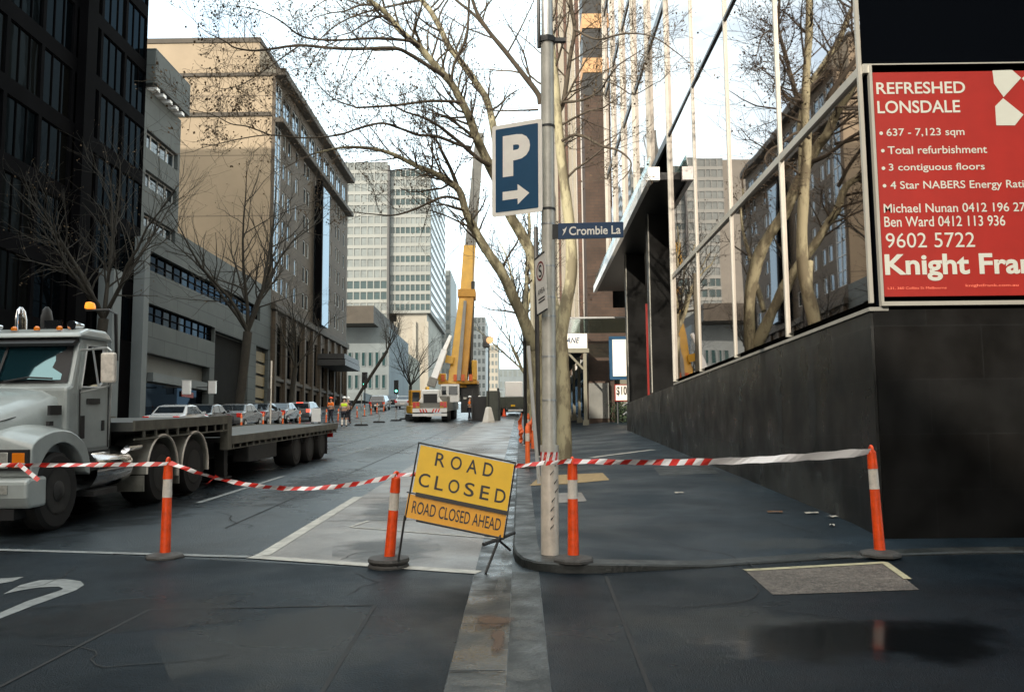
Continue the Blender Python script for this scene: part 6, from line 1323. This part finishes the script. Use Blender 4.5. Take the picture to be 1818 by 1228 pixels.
T.limb([(835, 262), (817, 258), (775, 242), (744, 240), (713, 229), (679, 219), (640, 227), (600, 240), (540, 245), (480, 240), (430, 246), (360, 262)], Y - 2.5, Y - 7, 0.065, 0.012, 1.25, 3, 1.5)
T.limb([(820, 356), (800, 350), (779, 352), (740, 370), (700, 382), (660, 380), (610, 375)], Y - 2, Y - 4, 0.06, 0.012, 1.1, 3, 1.3)
T.limb([(932, 555), (935, 500), (937, 455), (940, 400), (935, 340)], Y, Y + 2, 0.10, 0.05, .7, 3, 1.3)
T.limb([(890, 480), (905, 450), (918, 430), (925, 405)], Y - .5, Y - 1, 0.05, 0.02, 1, 3, 1.2)
T.limb([(815, 338), (800, 300), (785, 270), (775, 250), (760, 240)], Y - 1.5, Y - 3, 0.08, 0.03, 1.0, 3, 1.3)
T.limb([(532, 81), (505, 100), (470, 125), (430, 150), (400, 158)], Y - 6.5, Y - 8, 0.025, 0.01, 1.5, 3, 1.0)
T.limb([(480, 240), (440, 225), (410, 220), (380, 205), (340, 195)], Y - 6.5, Y - 8, 0.022, 0.01, 1.6, 3, 1.0)
T.limb([(749, 0), (700, 10), (640, 25), (590, 50), (540, 100)], Y - 1, Y - 5, 0.05, 0.012, 1.0, 3, 1.5)
T.done(M_bark, M_twig)
# the other street trees, grown freely
def free_tree(name, lab, px, Y, hgt, r, lean=(0, 0), limbs=6, grp=None, wood=None, lf=.3, z0=None, fork=0.35, twk=1.3, maxl=3, spread=0.75):
    q = P(px, 740, Y); z = gz(Y) if z0 is None else z0
    T = Tree(tree_root(name, lab, (q.x, Y, z), grp), lf, tw=twk); T.maxl = maxl
    b = Vector((q.x, Y, z)); top = b + Vector((lean[0] * hgt * fork, lean[1] * hgt * fork, hgt * fork)); mid = b.lerp(top, .5) + Vector((rnd.uniform(-.1, .1), rnd.uniform(-.1, .1), 0))
    T.wood.tube(catmull([b - Vector((0, 0, .1)), b.lerp(mid, .2), mid, top], 4), [r * 1.25, r * 1.15, r * 1.08, r * 1.04] + [r] * 9, 10)
    for k in range(limbs):
        an = 2 * math.pi * (k + rnd.random() * .6) / limbs; e = rnd.uniform(.25, spread)
        d = Vector((math.cos(an) * e + lean[0] * .6, math.sin(an) * e + lean[1] * .6, 1 - e * .35)).normalized(); L = hgt * (1 - fork) * rnd.uniform(.7, 1.05); p = top; pts = [p]
        for i in range(7): d = (d + Vector((rnd.gauss(0, .11), rnd.gauss(0, .11), rnd.gauss(0.02, .08)))).normalized(); p = p + d * L / 7; pts.append(p)
        rr = [r * .46 * (1 - .82 * i / 7) for i in range(8)]; T.wood.tube(pts, rr, 7)
        T.kids(pts, L * .75, rr, 1, 13)
        T.grow(pts[-1], d, L * .25, rr[-1], 2)
    T.done(wood or M_bark2, M_bark2)
FT = 'bare street trees along the far footpath'
free_tree('street_tree', 'bare tree with forked trunk standing in front of the grey concrete building', 420, 60, 16.5, 0.30, (0.10, 0), 7, FT, fork=0.38)
free_tree('street_tree', 'bare tree right behind the truck cab against the dark office', 150, 38, 12.5, 0.22, (0.10, 0.05), 7, FT, fork=0.42)
free_tree('street_tree', 'leaning bare tree beside the yellow jacketed worker', 612, 74, 9.0, 0.13, (0.62, 0), 4, FT, fork=0.62, spread=.5)
free_tree('street_tree', 'small bushy bare tree in front of the podium beyond the white hatchback', 727, 118, 10.5, 0.2, (0.05, 0), 7, FT, twk=2, fork=.25)
free_tree('street_tree', 'bare tree further along in front of the brown masonry building', 515, 88, 13, 0.24, (0.1, 0), 6, FT, twk=1.8)
free_tree('plane_tree', 'distant bare tree with brownish crown beyond the green truck', 938, 82, 11.5, 0.22, (-0.05, 0), 7, 'bare plane trees along the near footpath', wood=M_bark, lf=.8, twk=1.9, z0=gz(82), fork=.3)
free_tree('plane_tree', 'bare plane tree trunk between the leaning pale tube and the steel pole', 947, 44, 11, 0.25, (-0.05, 0), 6, 'bare plane trees along the near footpath', wood=M_bark, lf=.4, twk=1.4, z0=gz(44), fork=.42, spread=.6)
